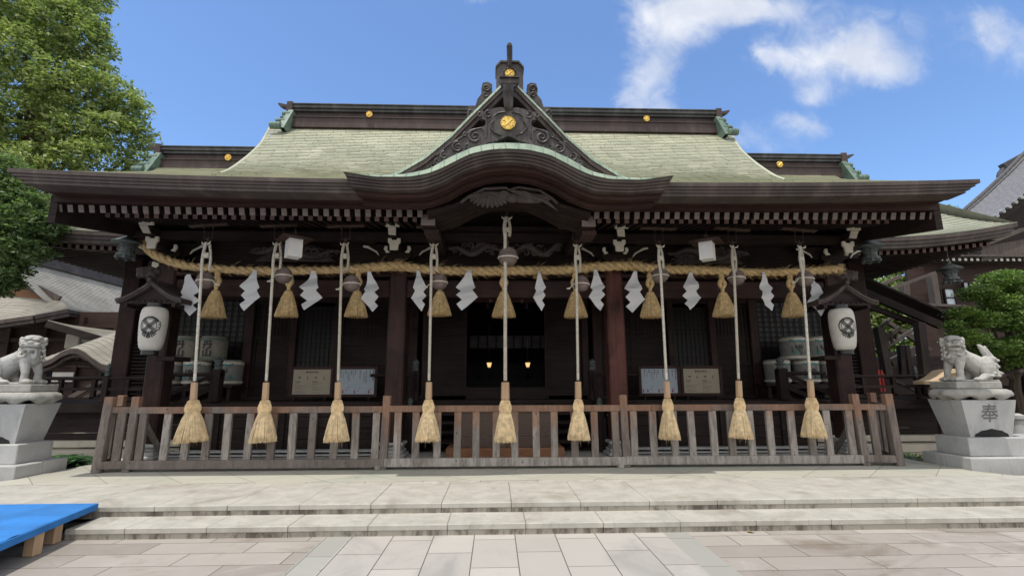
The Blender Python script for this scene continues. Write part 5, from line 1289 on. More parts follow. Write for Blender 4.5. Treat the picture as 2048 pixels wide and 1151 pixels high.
# ================================================================== SAKE BARRELS
M['barrelw'] = m_plain('straw matting', (.23, .225, .205), .75, 0, .15, 8, .5); M['barrelc'] = m_plain('cream matting', (.25, .23, .18), .75, 0, .15, 8, .5)
M['teal'] = m_plain('teal ink', (.05, .22, .20), .7, 0, .1, 8, 0); M['barrelb'] = m_plain('green straw rope', (.16, .20, .15), .8, 0, .2, 10, .4)
def barrel(x, z, kind, lab, Y=12.05):
    root = thing('sake_barrel', (x, Y, z-.29), lab, 'barrel', 'sake barrels stacked beside the outer pillars')
    r = .29; prof = [(r*.8, -.29), (r*.93, -.27), (r*.98, -.15), (r, 0), (r*1.02, .12), (r*1.0, .24), (r*.9, .29), (r*.6, .28)]
    q = MB(); q.lathe(prof, (x, Y, z), 26); b_ = part('body', q, M['barrelc' if kind == 'c' else 'barrelw'], root, True)
    q = MB()
    for zz, n_ in ((-.24, 3), (.24, 4)):
        for k in range(n_): q.tube([(x+(r*1.01)*math.cos(a), Y+(r*1.01)*math.sin(a), z+zz-.018*k*(1 if zz > 0 else -1)) for a in np.linspace(0, 2*PI, 27)], .010, 5)
    part('rope_band', q, M['barrelb'] if kind == 'c' else M['cord'], root)
    def sf(u, v): a = -PI/2+u/r; return (x+(r*1.07)*math.cos(a), Y+(r*1.07)*math.sin(a), z+v)
    q = MB()
    if kind == 'c':
        for ch, zo in (('丹', .09), ('山', -.10)):
            vs, fs = glyphs(ch, .20, .007); q.add([sf(a*1.15, b+zo) for a, b in vs], fs)
        part('lettering', q, M['ink'], b_)
    else:
        stroke(q, arc2(0, .04, .085, -200, 60, 20), .03, sf, .012); stroke(q, arc2(.01, .03, .03, 0, 360, 12), .03, sf); stroke(q, [(-.03, -.06), (.07, -.17)], .02, sf); stroke(q, [(.06, -.06), (-.0, -.17)], .02, sf)
        stroke(q, [(-.17, .05), (-.17, -.12)], .02, sf); part('lettering', q, M['ink'], b_)
        q = MB(); stroke(q, [(-.2, .19), (-.1, .165), (0, .18), (.1, .165), (.2, .19)], .035, sf)
        for cx in (-.13, .16):
            for k in range(3): stroke(q, [(cx-.06+.015*k, -.14+.03*k), (cx, -.12+.03*k), (cx+.06-.015*k, -.14+.03*k)], .022, sf)
        part('print', q, M['teal'], b_)
for x, z, k, lab in ((-7.55, 2.42, 'c', 'cream sake barrel with black characters, upper row, partly behind the left outer pillar'), (-6.92, 2.42, 'c', 'cream sake barrel with black characters, upper row, right of its twin'), (-7.25, 1.86, 'w', 'white sake barrel low behind the first bell rope'), (-6.50, 1.86, 'w', 'white sake barrel low behind the left stair post'), (-7.9, 1.86, 'w', 'white sake barrel low and farthest left, behind the left outer pillar'),
                     (7.17, 2.42, 'w', 'white sake barrel with teal waves, upper row, left of the last bell rope'), (7.80, 2.42, 'w', 'white sake barrel, upper row, next to the right outer pillar'), (6.72, 1.86, 'w', 'white sake barrel with teal waves low behind the right stair post'), (7.44, 1.86, 'w', 'white sake barrel low behind the last bell rope'), (8.1, 1.86, 'w', 'white sake barrel low behind the right outer pillar')):
    barrel(x, z, k, lab)
for s_, lab in ((-1, 'low dark wooden shelf under the left sake barrels'), (1, 'low dark wooden shelf under the right sake barrels')):
    root = thing('barrel_shelf', (s_*7.3, 12.05, 1.22), lab, 'shelf', 'shelves under the sake barrels'); q = MB(); q.box(s_*7.35-1.1, s_*7.35+1.1, 11.75, 12.32, 1.51, 1.565, bev=.008); part('board', q, M['dx'], root)
    for dx in (-1, 0, 1): q = MB(); q.box(s_*7.35+dx-.04, s_*7.35+dx+.04, 11.8, 12.28, 1.22, 1.51); part('leg', q, M['dx'], root)
# ================================================================== STONE LIONS
M['lion'] = m_stone('lion stone', (.34, .335, .31), (.45, .44, .405), (.19, .185, .15), 5, (.5, .7), .25)
def cap(b, p, q_, r0, r1, n=7):
    p, q_ = Vector(p), Vector(q_)
    for i in range(n+1): t_ = i/n; b.ball(p.lerp(q_, t_), r0+(r1-r0)*t_, 12)
def lion(s_, open_mouth, seed):
    rn = random.Random(seed); b = MB()
    cap(b, (.08, 0, .50), (.24, 0, .40), .13, .125); cap(b, (.24, 0, .40), (.46, 0, .25), .125, .17); b.ball((.045, 0, .42), (.12, .13, .15), 14); b.ball((.50, 0, .19), (.16, .16, .18), 14)
    for m in (-1, 1):
        cap(b, (.05, m*.10, .36), (.0, m*.115, .18), .078, .052); cap(b, (.0, m*.115, .18), (.0, m*.115, .04), .050, .058)
        b.ball((-.045, m*.115, .038), (.085, .068, .045), 12)
        for k in (-1, 0, 1): b.ball((-.105, m*.115+k*.038, .034), (.03, .022, .03), 8)
        b.ball((.47, m*.14, .23), (.135, .085, .20), 14); cap(b, (.44, m*.15, .11), (.33, m*.16, .05), .062, .05); b.ball((.27, m*.16, .036), (.085, .055, .038), 10)
        for k in range(4): b.ball((.47+.05*k, m*.205, .09+.04*(k % 2)), (.055, .03, .025), 8)
    b.box(.0, .64, -.15, .15, .0, .03)
    # head turned towards the viewer
    H = Matrix.Translation((.03, -.03, .645)) @ Matrix.Rotation(R(62), 4, 'Z')      # local -x is the face direction
    H3 = H.to_3x3()
    def hb(c, r, n=12): b.ball(H @ Vector(c), r, n, H3)
    hb((.02, 0, .01), (.13, .135, .125)); hb((-.03, 0, .085), (.10, .125, .05)); hb((-.09, 0, -.035), (.085, .115, .055)); hb((-.075, 0, -.10), (.075, .10, .035))
    for m in (-1, 1):
        hb((-.115, m*.055, .062), (.035, .05, .020), 10); hb((-.118, m*.052, .028), (.022, .026, .018), 10); hb((-.125, m*.085, -.02), (.04, .035, .03), 10)
        hb((-.01, m*.145, .05), (.035, .03, .055), 10); hb((-.0, m*.155, .01), (.03, .022, .045), 8)
        hb((-.13, m*.04, -.022), (.03, .035, .022), 8)
    hb((-.155, 0, .008), (.035, .042, .026), 10); hb((-.145, 0, -.01), (.03, .055, .02), 10)
    for k in range(70):     # mane curls
        a = rn.uniform(-1, 1); z_ = rn.uniform(-.26, .02); rr = .135+.03*abs(z_)*3
        ang = (rn.choice((-1, 1))*rn.uniform(60, 175)) if z_ > -.12 else rn.uniform(-180, 180)
        p = H @ Vector((-math.cos(R(ang))*rr*(.95 if z_ > -.12 else .85), math.sin(R(ang))*rr, z_)); b.ball(p, rn.uniform(.018, .032), 8)
    cap(b, (.04, 0, .54), (.10, 0, .45), .115, .14, 4)
    if s_ > 0:      # flame tail
        for k in range(6): t_ = k/5; b.ball((.74-.11*t_, 0, .36+.19*t_), (.05*(1-.5*t_), .035, .06), 8)
        b.ball((.60, 0, .50), (.055, .04, .15), 10, Matrix.Rotation(R(-26), 3, 'Y')); b.ball((.55, 0, .56), (.03, .03, .09), 8, Matrix.Rotation(R(-30), 3, 'Y')); b.ball((.70, 0, .38), (.07, .05, .07), 10); b.ball((.75, 0, .27), (.06, .05, .06), 10); b.ball((.73, 0, .17), (.07, .05, .07), 10); b.ball((.68, 0, .32), (.06, .05, .08), 10)
        for k in range(8): b.ball((.73+.05*math.cos(k*2), rn.uniform(-.05, .05), .14+.035*k), .028, 8)
    else:
        b.ball((.68, 0, .32), (.07, .05, .14), 10); b.ball((.72, 0, .19), (.07, .05, .07), 10)
    cut = MB()
    if open_mouth: cut.ball(H @ Vector((-.165, 0, -.068)), (.10, .085, .027), 14, H3)
    else: cut.box(-.26, -.09, -.095, .095, -.077, -.063, H)
    for m in (-1, 1): cut.ball(H @ Vector((-.14, m*.052, .040)), (.032, .036, .010), 8, H3)
    f = fuse(b, 'lion', M['lion'], .008, 1, cut)
    if s_ < 0: f.v = [(-x, y, z) for x, y, z in f.v]; f.f = [tuple(reversed(q_)) for q_ in f.f]
    return f
for s_ in (-1, 1):
    side = 'left' if s_ < 0 else 'right'
    C0 = s_*(7.78 if s_ > 0 else 7.80)
    f = lion(s_, s_ > 0, 5+s_)
    sc = 1.02; f.v = [(x*sc+C0, y*sc+8.45, z*sc+1.605) for x, y, z in f.v]
    single('stone_lion', f, M['lion'], (C0+s_*.3, 8.42, 1.605), 'seated grey stone guardian lion with %s, on the %s pedestal' % ('open grinning mouth and flame tail' if s_ > 0 else 'closed mouth and curly mane', side), 'statue', 'stone guardian lions', smooth=True)
    cx = s_*8.32; cy = 8.95
    root = thing('stone_pedestal', (cx, 8.4, .10), ('granite pedestal with a carved character, under the open-mouthed lion' if s_ > 0 else 'plain granite pedestal under the closed-mouthed lion'), 'pedestal', 'stone lion pedestals')
    q = MB(); x_in = 7.31*s_
    def blk(xi, xo, y0, y1, z0, z1, split=None):
        a, b2 = sorted((s_*xi, s_*xo)); q.box(a, b2, y0, y1, z0, z1, bev=.01)
    blk(7.32, 9.2, 7.92, 8.40, .08, .41); blk(7.32, 9.2, 8.406, 8.84, .08, .41); blk(7.49, 9.05, 8.09, 8.72, .411, .70); part('step', q, M['stone'], root)
    # inverted taper block; a flat dark sheet paints the shade of its foot recess
    q = MB(); zb, zt_ = .701, 1.30; bx = (7.655, 8.38); tx_ = (7.525, 8.47); by = (8.21, 8.70); ty = (8.13, 8.78)
    V = [(s_*bx[0], by[0], zb), (s_*bx[1], by[0], zb), (s_*bx[1], by[1], zb), (s_*bx[0], by[1], zb), (s_*tx_[0], ty[0], zt_), (s_*tx_[1], ty[0], zt_), (s_*tx_[1], ty[1], zt_), (s_*tx_[0], ty[1], zt_)]
    F = [(0, 3, 2, 1), (4, 5, 6, 7), (0, 1, 5, 4), (1, 2, 6, 5), (2, 3, 7, 6), (3, 0, 4, 7)]
    if s_ < 0: F = [tuple(reversed(f_)) for f_ in F]
    q.add(V, F); o = part('taper_block', q, M['stone'], root)
    fy = lambda z: by[0]+(ty[0]-by[0])*(z-zb)/(zt_-zb)
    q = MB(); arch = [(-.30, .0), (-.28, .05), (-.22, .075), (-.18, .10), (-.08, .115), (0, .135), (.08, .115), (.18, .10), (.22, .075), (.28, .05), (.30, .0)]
    xm = s_*8.02; q.add([(xm+a, fy(zb+.001+b)-.004, zb+.001+b) for a, b in arch], [tuple(range(len(arch)))]); part('recess_shade', q, M['dark'], root)
    if s_ > 0:
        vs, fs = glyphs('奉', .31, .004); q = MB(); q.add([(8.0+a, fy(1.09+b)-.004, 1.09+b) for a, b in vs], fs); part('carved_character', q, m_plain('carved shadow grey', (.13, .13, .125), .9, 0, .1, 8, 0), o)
    q = MB(); pr2 = [(.60, 0), (.68, .02), (.725, .06), (.735, .10), (.70, .15), (.62, .175), (.3, .18)]
    o0 = len(q.v); cxx = s_*7.97; n = 72
    for (r_, z) in pr2:
        for k in range(n):
            a = 2*PI*k/n; e = 1+.025*math.cos(9*a); ca, sa = math.cos(a), math.sin(a); kk = (abs(ca)**3.2+abs(sa)**3.2)**(-1/3.2)
            zz = z+(.035*(math.cos(9*a)+.6) if z < .03 else 0); q.v.append((cxx+r_*kk*ca*e*.79, 8.43+r_*kk*sa*e*.50, 1.303+zz))
    for i in range(len(pr2)-1):
        for k in range(n): a = i*n+k; b2 = i*n+(k+1) % n; q.f.append((a, b2, b2+n, a+n))
    q.f.append(tuple(range(n))[::-1]); q.f.append(tuple((len(pr2)-1)*n+k for k in range(n))); part('cloud_slab', q, M['stonel'], root, True)
    q = MB(); a, b2 = sorted((s_*7.56, s_*8.36)); q.box(a, b2, 8.20, 8.72, 1.484, 1.605, bev=.012); part('plinth', q, M['stonel'], root)
# ================================================================== BLUE PLATFORM AT THE LOWER LEFT
leaf_ = MB(); lp = at(1501, 1061, 5.66); leaf_.add([(lp.x-.04, 5.66, .006), (lp.x, 5.63, .02), (lp.x+.045, 5.65, .024), (lp.x+.02, 5.69, .01), (lp.x-.02, 5.69, .016)], [(0, 1, 4), (1, 2, 3), (1, 3, 4)])
single('fallen_leaf', leaf_, m_plain('withered leaf', (.22, .19, .05), .7), (lp.x, 5.66, .005), 'small withered leaf lying at the foot of the lowest step', 'leaf')
root = thing('blue_platform', (-5.8, 5.3, 0), 'low blue carpeted platform on wooden blocks at the foot of the steps', 'platform')
def top_edge(y): return -4.76+(y-6.2)*(-.20)
q = MB(); x1a, x1b = -4.74, -4.40
pol = [(-9, 3.3), (-4.15, 3.3), (-4.74, 6.15), (-9, 6.15)]
q.add([(x, y, .268) for x, y in pol]+[(x, y, .205) for x, y in pol], [(0, 1, 2, 3), (7, 6, 5, 4), (0, 4, 5, 1), (1, 5, 6, 2), (2, 6, 7, 3), (3, 7, 4, 0)]); part('carpet_deck', q, M['blue'], root)
q = MB(); q.grid(60, 50, lambda u, v: (-9+(9-4.75+(1-v)*.58)*u, 3.32+2.8*v, .2705+.004*mnoise.noise(Vector((u*9, v*7, 1)))+.003*mnoise.noise(Vector((u*25, v*4, 5)))+(.006 if abs(v-.55) < .011 else 0))); part('carpet', q, M['blue'], root, True)
q = MB(); p = Vector((3.0, 5.66, .012)); q.add([p+Vector(v) for v in ((-.05, 0, 0), (-.01, -.03, .012), (.05, -.01, .02), (.02, .03, .004))], [(0, 1, 2, 3)])
for (x, y) in ((-4.62, 5.25), (-4.75, 5.62), (-4.5, 4.6), (-5.6, 5.3), (-5.9, 4.4)):
    q = MB(); q.box(x-.06, x+.04, y-.05, y+.05, 0.002, .204, bev=.006); part('block', q, M['sleeve'], root)
q = MB(); q.bar((-4.8, 5.6, .17), (-8, 5.6, .17), .09, .07); q.bar((-4.7, 5.0, .17), (-8, 5.0, .17), .09, .07); part('joist', q, M['sleeve'], root)
# ================================================================== BUILDINGS BESIDE THE HALL
M['lroof'] = m_copper('weathered shingle roof', (.27, .25, .215), (.345, .325, .28), (.20, .19, .16), .95, 1.2)
M['lwood'] = m_wood('warm timber', (.035, .022, .019), (.065, .040, .033), 'x', .6); M['gwood'] = m_wood('greyed timber', (.075, .062, .055), (.13, .105, .092), 'z', .7)
M['plaster'] = m_plain('pale plaster', (.62, .60, .55), .8, 0, .08, 3, .1)
root = thing('side_shrine_building', (-17, 18, .05), 'timber building with pale grey shingle roofs and a small curved gable at the far left', 'building')
def stepped(q, fn, nrow, nx, th=.03):
    for j in range(nrow):
        a, b = j/nrow, (j+1)/nrow; vs = []
        for i in range(nx+1): p = Vector(fn(i/nx, a)); p2 = Vector(fn(i/nx, b)); vs += [p, p+Vector((0, 0, th)), p2+Vector((0, 0, .003))]
        q.add(vs, [f for i in range(nx) for f in ((3*i, 3*i+3, 3*i+4, 3*i+1), (3*i+1, 3*i+4, 3*i+5, 3*i+2))])
def lerp(a, b, t_): return a+(b-a)*t_
R0, E0 = at(38, 518, 18), at(137, 620, 18)
def side_roof(u, v):          # v 0 at the eave, 1 at the ridge; u along y
    Y = 17.4+13*u; x = lerp(E0.x, R0.x, v); z = lerp(E0.z, R0.z, v**1.25)
    return (x, Y, z+.25*max(0, .15-u)*(1-v))
q = MB(); stepped(q, side_roof, 30, 30); part('side_roof', q, M['lroof'], root)
q = MB(); q.add([side_roof(0, 1), side_roof(1, 1), (R0.x-4, 30, 4.2), (R0.x-4, 17.4, 4.2)], [(0, 1, 2, 3)]); part('back_roof', q, M['lroof'], root)
q = MB()
for k in range(2): q.bar((E0.x-.04*k, 17.4, E0.z-.06-.10*k), (E0.x-.04*k, 30, E0.z-.1-.10*k), .14, .09)
q.bar((R0.x, 17.3, R0.z+.2), (R0.x, 30, R0.z+.2), .35, .5); part('side_eave', q, M['fascia'], root)
q = MB()
for k in range(60): Y = 17.6+.2*k; q.box(E0.x-1.2, E0.x-.12, Y-.04, Y+.04, E0.z-.30, E0.z-.2)
part('side_rafter', q, M['dx'], root)['kind'] = 'stuff'
UP = [at(-160, 560, 17.8), at(0, 590, 17.8), at(60, 596, 17.8), at(122, 603, 17.8)]; LO = [at(-160, 655, 16.3), at(0, 640, 16.3), at(70, 630, 16.3), at(137, 617, 16.8)]
def pl(P, u): u *= len(P)-1; k = min(int(u), len(P)-2); return P[k].lerp(P[k+1], u-k)
q = MB(); stepped(q, lambda u, v: pl(LO, u).lerp(pl(UP, u), v), 14, 18, .035); part('front_roof', q, M['lroof'], root)
q = MB()
for k in range(2):
    for a, b in zip(LO[:-1], LO[1:]): q.bar(a-Vector((0, -.06*k, .07+.12*k)), b-Vector((0, -.06*k, .07+.12*k)), .12, .115)
part('front_eave', q, M['fascia'], root)
a, b, c = at(-60, 500, 17.9), at(30, 556, 17.9), at(118, 600, 17.9)
q = MB(); q.bar(a, b, .1, .32); q.bar(b, c, .1, .30); part('barge_board', q, M['fascia'], root)
q = MB(); q.add([at(-100, 500, 18.1), at(20, 552, 18.1), at(112, 602, 18.1), at(-100, 602, 18.1)], [(0, 3, 2, 1)]); part('gable_wall', q, m_wood('sunlit orange timber', (.22, .11, .06), (.30, .16, .09), 'x'), root)  # gable boarding in plain orange-brown wood
q = MB(); q.box(-26, -13.4, 18.4, 18.5, .05, 4.2)
for k in range(9): q.box(-24+1.25*k, -23.85+1.25*k, 18.25, 18.4, .05, 4.0)
for z in (1.1, 2.2, 3.1, 3.6): q.box(-26, -13.4, 18.28, 18.4, z, z+.14)
part('front_wall', q, M['lwood'], root)
# lower roof to the right and the small curved porch
P1, P2, P3, P4 = at(96, 641, 15.5), at(300, 700, 15.5), at(300, 668, 17.5), at(140, 652, 17.5)
q = MB(); stepped(q, lambda u, v: P1.lerp(P2, u).lerp(P4.lerp(P3, u), v), 8, 10, .03); part('lower_roof', q, M['lroof'], root)
q = MB(); q.bar(P1-Vector((0, 0, .10)), P2-Vector((0, 0, .10)), .12, .2); part('lower_eave', q, M['dx'], root)
AR = [(60, 726), (85, 724), (105, 716), (122, 704), (140, 697), (155, 697), (170, 704), (185, 716), (203, 728), (228, 733), (300, 737)]
q = MB(); pts = [at(x, y, 14.4) for x, y in AR]
q.loft([(p.x, p.z) for p in pts], [(p.x, p.z-.14) for p in pts], 14.4, 14.6); q.loft([(p.x*.998, p.z-.15) for p in pts], [(p.x*.998, p.z-.24) for p in pts], 14.5, 14.7); part('curved_porch_board', q, M['fascia'], root)
q = MB(); bk = [at(x+18, y, 14.4) for x, y in ((90, 700), (105, 698), (120, 694), (135, 690), (150, 688), (165, 689), (185, 692), (205, 694), (225, 695), (250, 697), (320, 702))]
stepped(q, lambda u, v: pl(pts, u).lerp(Vector((pl(pts, u).x+.5, 16.6, pl(pts, u).z+1.05)), v), 14, 20, .025); part('curved_porch_roof', q, M['lroof'], root)
q = MB(); a = at(160, 686, 16.5); b = at(300, 697, 16.5)
for k in range(3): q.tube([a+Vector((0, -.1*k, .09*k-.1)), b+Vector((0, -.1*k, .09*k-.1))], .045, 8)
q.box(a.x-.25, a.x+.2, 16.2, 16.6, a.z-.2, a.z+.28, bev=.03); part('porch_ridge', q, M['lroof'], root)
q = MB(); rn = random.Random(2)
a = at(150, 728, 14.7)
for k in range(7): q.ball((a.x+.16*(k-3), 14.7, a.z+.02*(3-abs(k-3))), (.12, .05, .08), 8)
part('porch_carving', q, M['dx'], root)
q = MB(); a, b = at(108, 744, 18.2), at(165, 757, 18.2); q.box(a.x, b.x-.3, 18.15, 18.2, b.z-.1, a.z); part('paper_window', q, M['plaster'], root)
for px in (90, 200, 236): q = MB(); a = at(px, 740, 14.8); q.box(a.x-.09, a.x+.09, 14.75, 14.95, .05, a.z+.1); part('porch_post', q, M['dz'], root)
q = MB()
for (x0, y0, x1, y1) in ((140, 795, 215, 755), (165, 800, 232, 765)): q.bar(at(x0, y0, 13.5), at(x1, y1, 13.5), .08, .12)
part('porch_stair_rail', q, M['gwood'], root)
# ---- tiled building at the far right
root = thing('tiled_building', (21, 19, .05), 'building with a steep grey tiled roof at the far right, behind the hall', 'building')
NV = [at(x, y, 18) for x, y in ((1940, 470), (1958, 455), (1976, 441), (2010, 417), (2048, 388), (2095, 347), (2150, 295), (2230, 210))]
prof = [(p.x, p.z) for p in NV]
def tz(x): return float(np.interp(x, [p[0] for p in prof], [p[1] for p in prof]))
q = MB(); x0, x1 = prof[0][0], prof[-1][0]
nt = 11; yy = np.linspace(18, 20.9, nt*6+1)
q.grid(60, nt*6, lambda u, v: (x0+(x1-x0)*u, 18+2.9*v, tz(x0+(x1-x0)*u)+.045*abs(math.sin(PI*v*nt))+.018*((u*60) % 2))); part('tiled_roof', q, M['slate'], root)
q = MB()
pgt = m_plain('pale grey tile', (.30, .30, .30), .5)
for i in range(26): t_ = i/25; x = x0+(x1-x0)*t_; q = MB(); q.tube([(x, 17.9, tz(x)-.02), (x, 18.03, tz(x)-.02)], .085, 10); part('edge_tile', q, pgt, root)
q = MB(); q.tube([(x, 20.85, tz(x)+.1) for x in np.linspace(x0, x1, 12)], .1, 8); q.tube([(x, 20.5, tz(x)+.08) for x in np.linspace(x0, x1, 12)], .05, 8)
for k in range(7): p = at(2000-k*1.5+k*k*.9, 356-k*4.5, 21); q.ball((p.x, 21, p.z), .13, 8)
a = at(2008, 338, 21); q.bar((a.x, 21, a.z), (a.x+7, 21, a.z+3.6), .3, .5); q.tube([at(2006, 333, 21), at(2001, 329, 21)], .05, 6); part('ridge', q, m_plain('dark ridge tile', (.07, .07, .075), .5), root)
q = MB(); cv = list(np.linspace(x0, x1, 20)); q.loft([(x, tz(x)-.1) for x in cv], [(x, tz(x)-.42) for x in cv], 18.1, 18.25)
q.loft([(x, tz(x)-.42) for x in cv], [(x, min(tz(x)-.5, 5.0)) for x in cv], 18.5, 18.6); part('gable_wall', q, M['dx'], root)
a, b = at(1872, 512, 16), at(2160, 512, 16)
q = MB(); q.box(a.x, b.x, 15.9, 18.4, a.z-.03, a.z+.05); q.bar((a.x+.9, 15.9, a.z+.1), (a.x+3.2, 15.9, a.z+.95), .1, .12); q.bar((a.x+1.6, 16, a.z+.07), (a.x+4, 16, a.z+.5), .1, .5); part('eave', q, M['gwood'], root)
w = MB()
for k in range(17): x = a.x+.12+.215*k; w.box(x, x+.09, 15.98, 16.0, a.z-.16, a.z-.07)
part('rafter_end', w, M['plaster'], root)['kind'] = 'stuff'
q = MB(); q.box(a.x-.6, b.x, 16.6, 16.7, .05, a.z-.1); 
for z in (.9, 1.9): q.box(a.x-.6, b.x, 16.5, 16.6, z, z+.15)
part('wall', q, M['lwood'], root)
for (xa, ya, xb, yb) in ((1867, 578, 1884, 610), (1888, 578, 1912, 612), (1926, 565, 1940, 592), (1950, 565, 1962, 592)):
    p, r_ = at(xa, ya, 16.4), at(xb, yb, 16.4); q = MB(); q.box(p.x, r_.x, 16.4, 16.42, r_.z, p.z); f_ = part('window', q, m_plain('frosted pane', (.42, .47, .50), .3) if 'frosted pane' not in bpy.data.materials else bpy.data.materials['frosted pane'], root)
    q = MB(); q.box(p.x-.04, p.x, 16.36, 16.44, r_.z, p.z); q.box(r_.x, r_.x+.04, 16.36, 16.44, r_.z, p.z); q.box(p.x, r_.x, 16.37, 16.43, (r_.z+p.z)/2-.02, (r_.z+p.z)/2+.02); q.box(p.x, r_.x, 16.37, 16.43, p.z, p.z+.05); part('frame', q, M['dx'], f_)
# ---- covered corridor stepping down on the right
root = thing('covered_corridor', (11, 13.5, .05), 'dark timber covered corridor with a sloping roof beside the right wing', 'corridor')
q = MB(); q.bar(at(1690, 552, 13.2), at(1905, 645, 13.2), .8, .07, bev=.01); q.bar(at(1690, 568, 12.8), at(1880, 650, 12.8), .12, .2); q.bar(at(1705, 600, 12.9), at(1835, 648, 12.9), .1, .14); part('roof', q, M['dx'], root)
q = MB()
for (xa, ya, xb, yb, Y, w_) in ((1838, 645, 1850, 750, 12.6, .20), (1757, 655, 1775, 750, 13.4, .20), (1722, 600, 1728, 750, 13.6, .12), (1800, 690, 1806, 750, 14.2, .14), (1812, 690, 1820, 750, 14.6, .14)):
    q = MB(); q.bar(at(xb, yb, Y), at(xa, ya, Y), w_, w_, bev=.01); part('post', q, M['gwood'] if w_ == .2 else M['dz'], root)
q = MB()
for (xa, ya, xb, yb, Y) in ((1862, 548, 1872, 612, 15.5), (1807, 565, 1812, 610, 15.5)): 
    q = MB(); q.bar(at(xb, yb, Y), at(xa, ya, Y), .24, .2, bev=.01); part('post', q, M['gwood'], root)
for (xa, ya, xb, yb, Y, w_) in ((1735, 595, 1870, 545, 15, .08), (1740, 580, 1800, 552, 15.1, .10), (1735, 700, 1800, 655, 14, .10), (1735, 672, 1790, 632, 14, .07), (1735, 730, 1790, 705, 14, .1), (1790, 760, 1850, 790, 12.4, .07), (1775, 690, 1860, 640, 14.6, .1), (1780, 725, 1850, 690, 14.8, .2), (1835, 608, 1930, 612, 15.4, .08), (1770, 640, 1860, 700, 14.9, .12)):
    q = MB(); q.bar(at(xa, ya, Y), at(xb, yb, Y), w_, w_); part('brace', q, M['gwood'], root)
for k in range(6):
    q = MB(); p = at(1745+9*k, 690-7*k, 14); q.box(p.x-.03, p.x+.03, 13.97, 14.03, p.z-.35, p.z); part('baluster', q, M['gwood'], root)
q = MB(); p = at(1700, 700, 15.6); q.box(8.7, 16, 15.6, 15.7, .05, 2.4); q.box(8.7, 13, 14.8, 15.5, .05, 1.2); part('rear_wall', q, M['dx'], root)
root = thing('red_fence', at(1755, 785, 12.6), 'small bright red picket fence beyond the right veranda rail', 'fence')
a = at(1738, 785, 12.6); q = MB(); q2 = MB()
for k in range(6): q = MB(); x = a.x+.0+.085*k; q.prism([(x-.02, 1.36), (x+.02, 1.36), (x+.02, 1.88), (x, 1.92), (x-.02, 1.88)], 12.6, 12.63); part('picket', q, M['red'], root)
q = MB(); q.box(a.x-.05, a.x+.5, 12.63, 12.66, 1.46, 1.51); q.box(a.x-.05, a.x+.5, 12.63, 12.66, 1.76, 1.81); part('rail', q, M['red'], root)
# ---- little signboard roof behind the right lion
root = thing('signboard_roof', (9.5, 10.6, .22), 'new pale wooden curved roof of a signboard behind the right lion', 'signboard')
cv = [(1846, 766), (1858, 764), (1870, 757), (1885, 745), (1900, 742), (1918, 744), (1932, 756), (1945, 764), (1960, 766)]
P = [at(x, y, 10.5) for x, y in cv]; q = MB(); q.loft([(p.x, p.z+.05) for p in P], [(p.x, p.z-.02) for p in P], 10.3, 10.75)
q.loft([(p.x, p.z-.02) for p in P[1:-1]], [(p.x, P[0].z-.10) for p in P[1:-1]], 10.45, 10.5); part('roof', q, M['tanw'], root)
q = MB(); 
for k in (2, 6): q.box(P[k].x-.04, P[k].x+.04, 10.5, 10.58, .22, P[k].z)
q.box(P[2].x, P[6].x, 10.5, 10.54, .9, 1.5); part('board', q, M['lwood'], root)
root = thing('side_gate', (13, 12, .22), 'dark timber gate with a low gabled roof at the right edge behind the lion', 'gate')
q = MB(); q.bar(at(1978, 744, 11.6), at(2070, 712, 11.6), 1.4, .08, bev=.01); q.bar(at(2070, 712, 11.6), at(2170, 760, 11.6), 1.4, .08, bev=.01); q.bar(at(1985, 752, 11.3), at(2070, 724, 11.3), .1, .14); part('roof', q, M['gwood'], root)
for px in (2043, 2130): q = MB(); p = at(px, 740, 11.6); q.box(p.x-.09, p.x+.09, 11.5, 11.68, .2, p.z); part('post', q, M['dz'], root)
q = MB(); a = at(1990, 760, 12.4); q.box(a.x, a.x+4, 12.3, 12.4, .2, 1.5); part('door', q, M['dx'], root)
q = MB(); p = at(2040, 870, 10.6); q.lathe([(.16, 0), (.17, .1), (.12, .15), (.10, .5), (.14, .55), (.14, .62), (.05, .66)], (p.x, 10.6, p.z-.2), 16)
single('stone_post', q, M['stone'], (p.x, 10.6, .2), 'low grey stone post at the right edge behind the pedestal', 'post')
# ================================================================== VEGETATION
def leaves(blobs, n, size, seed, shell=.55, clump=None, flat=.6, sub=14):
    """leaf clusters gathered in sprays on lumps; blobs: (centre, (rx,ry,rz), weight)"""
    rs = np.random.RandomState(seed); tot = sum(b[2] for b in blobs); V = []; 
    for c, r, w in blobs:
        m = int(n*w/tot/sub)+1; d = rs.normal(size=(m, 3)); d /= np.linalg.norm(d, axis=1)[:, None]
        rad = rs.uniform(shell**3, 1, m)**(1/3); cen = np.array(c)+d*rad[:, None]*np.array(r)
        cl = clump or min(r)*.28
        pts = cen[:, None, :]+rs.normal(size=(m, sub, 3))*np.array([1, 1, flat*.7])*cl*.55
        V.append(pts.reshape(-1, 3))
    P = np.concatenate(V); N = len(P)
    a = rs.normal(size=(N, 3)); a[:, 2] = a[:, 2]*.5-.25; a /= np.linalg.norm(a, axis=1)[:, None]
    up = rs.normal(size=(N, 3))*.55+np.array([0, -.15, .9]); b = np.cross(a, up); b /= np.linalg.norm(b, axis=1)[:, None]
    s = size*rs.uniform(.42, 1.5, N)[:, None]
    v0 = P-a*s*.5; v1 = P+b*s*.27; v2 = P+a*s*.55; v3 = P-b*s*.27
    nrm = np.cross(a, b)*s*.08; v0 = v0+nrm; v2 = v2+nrm
    vs = np.stack([v0, v1, v2, v3], 1).reshape(-1, 3)
    return vs, N
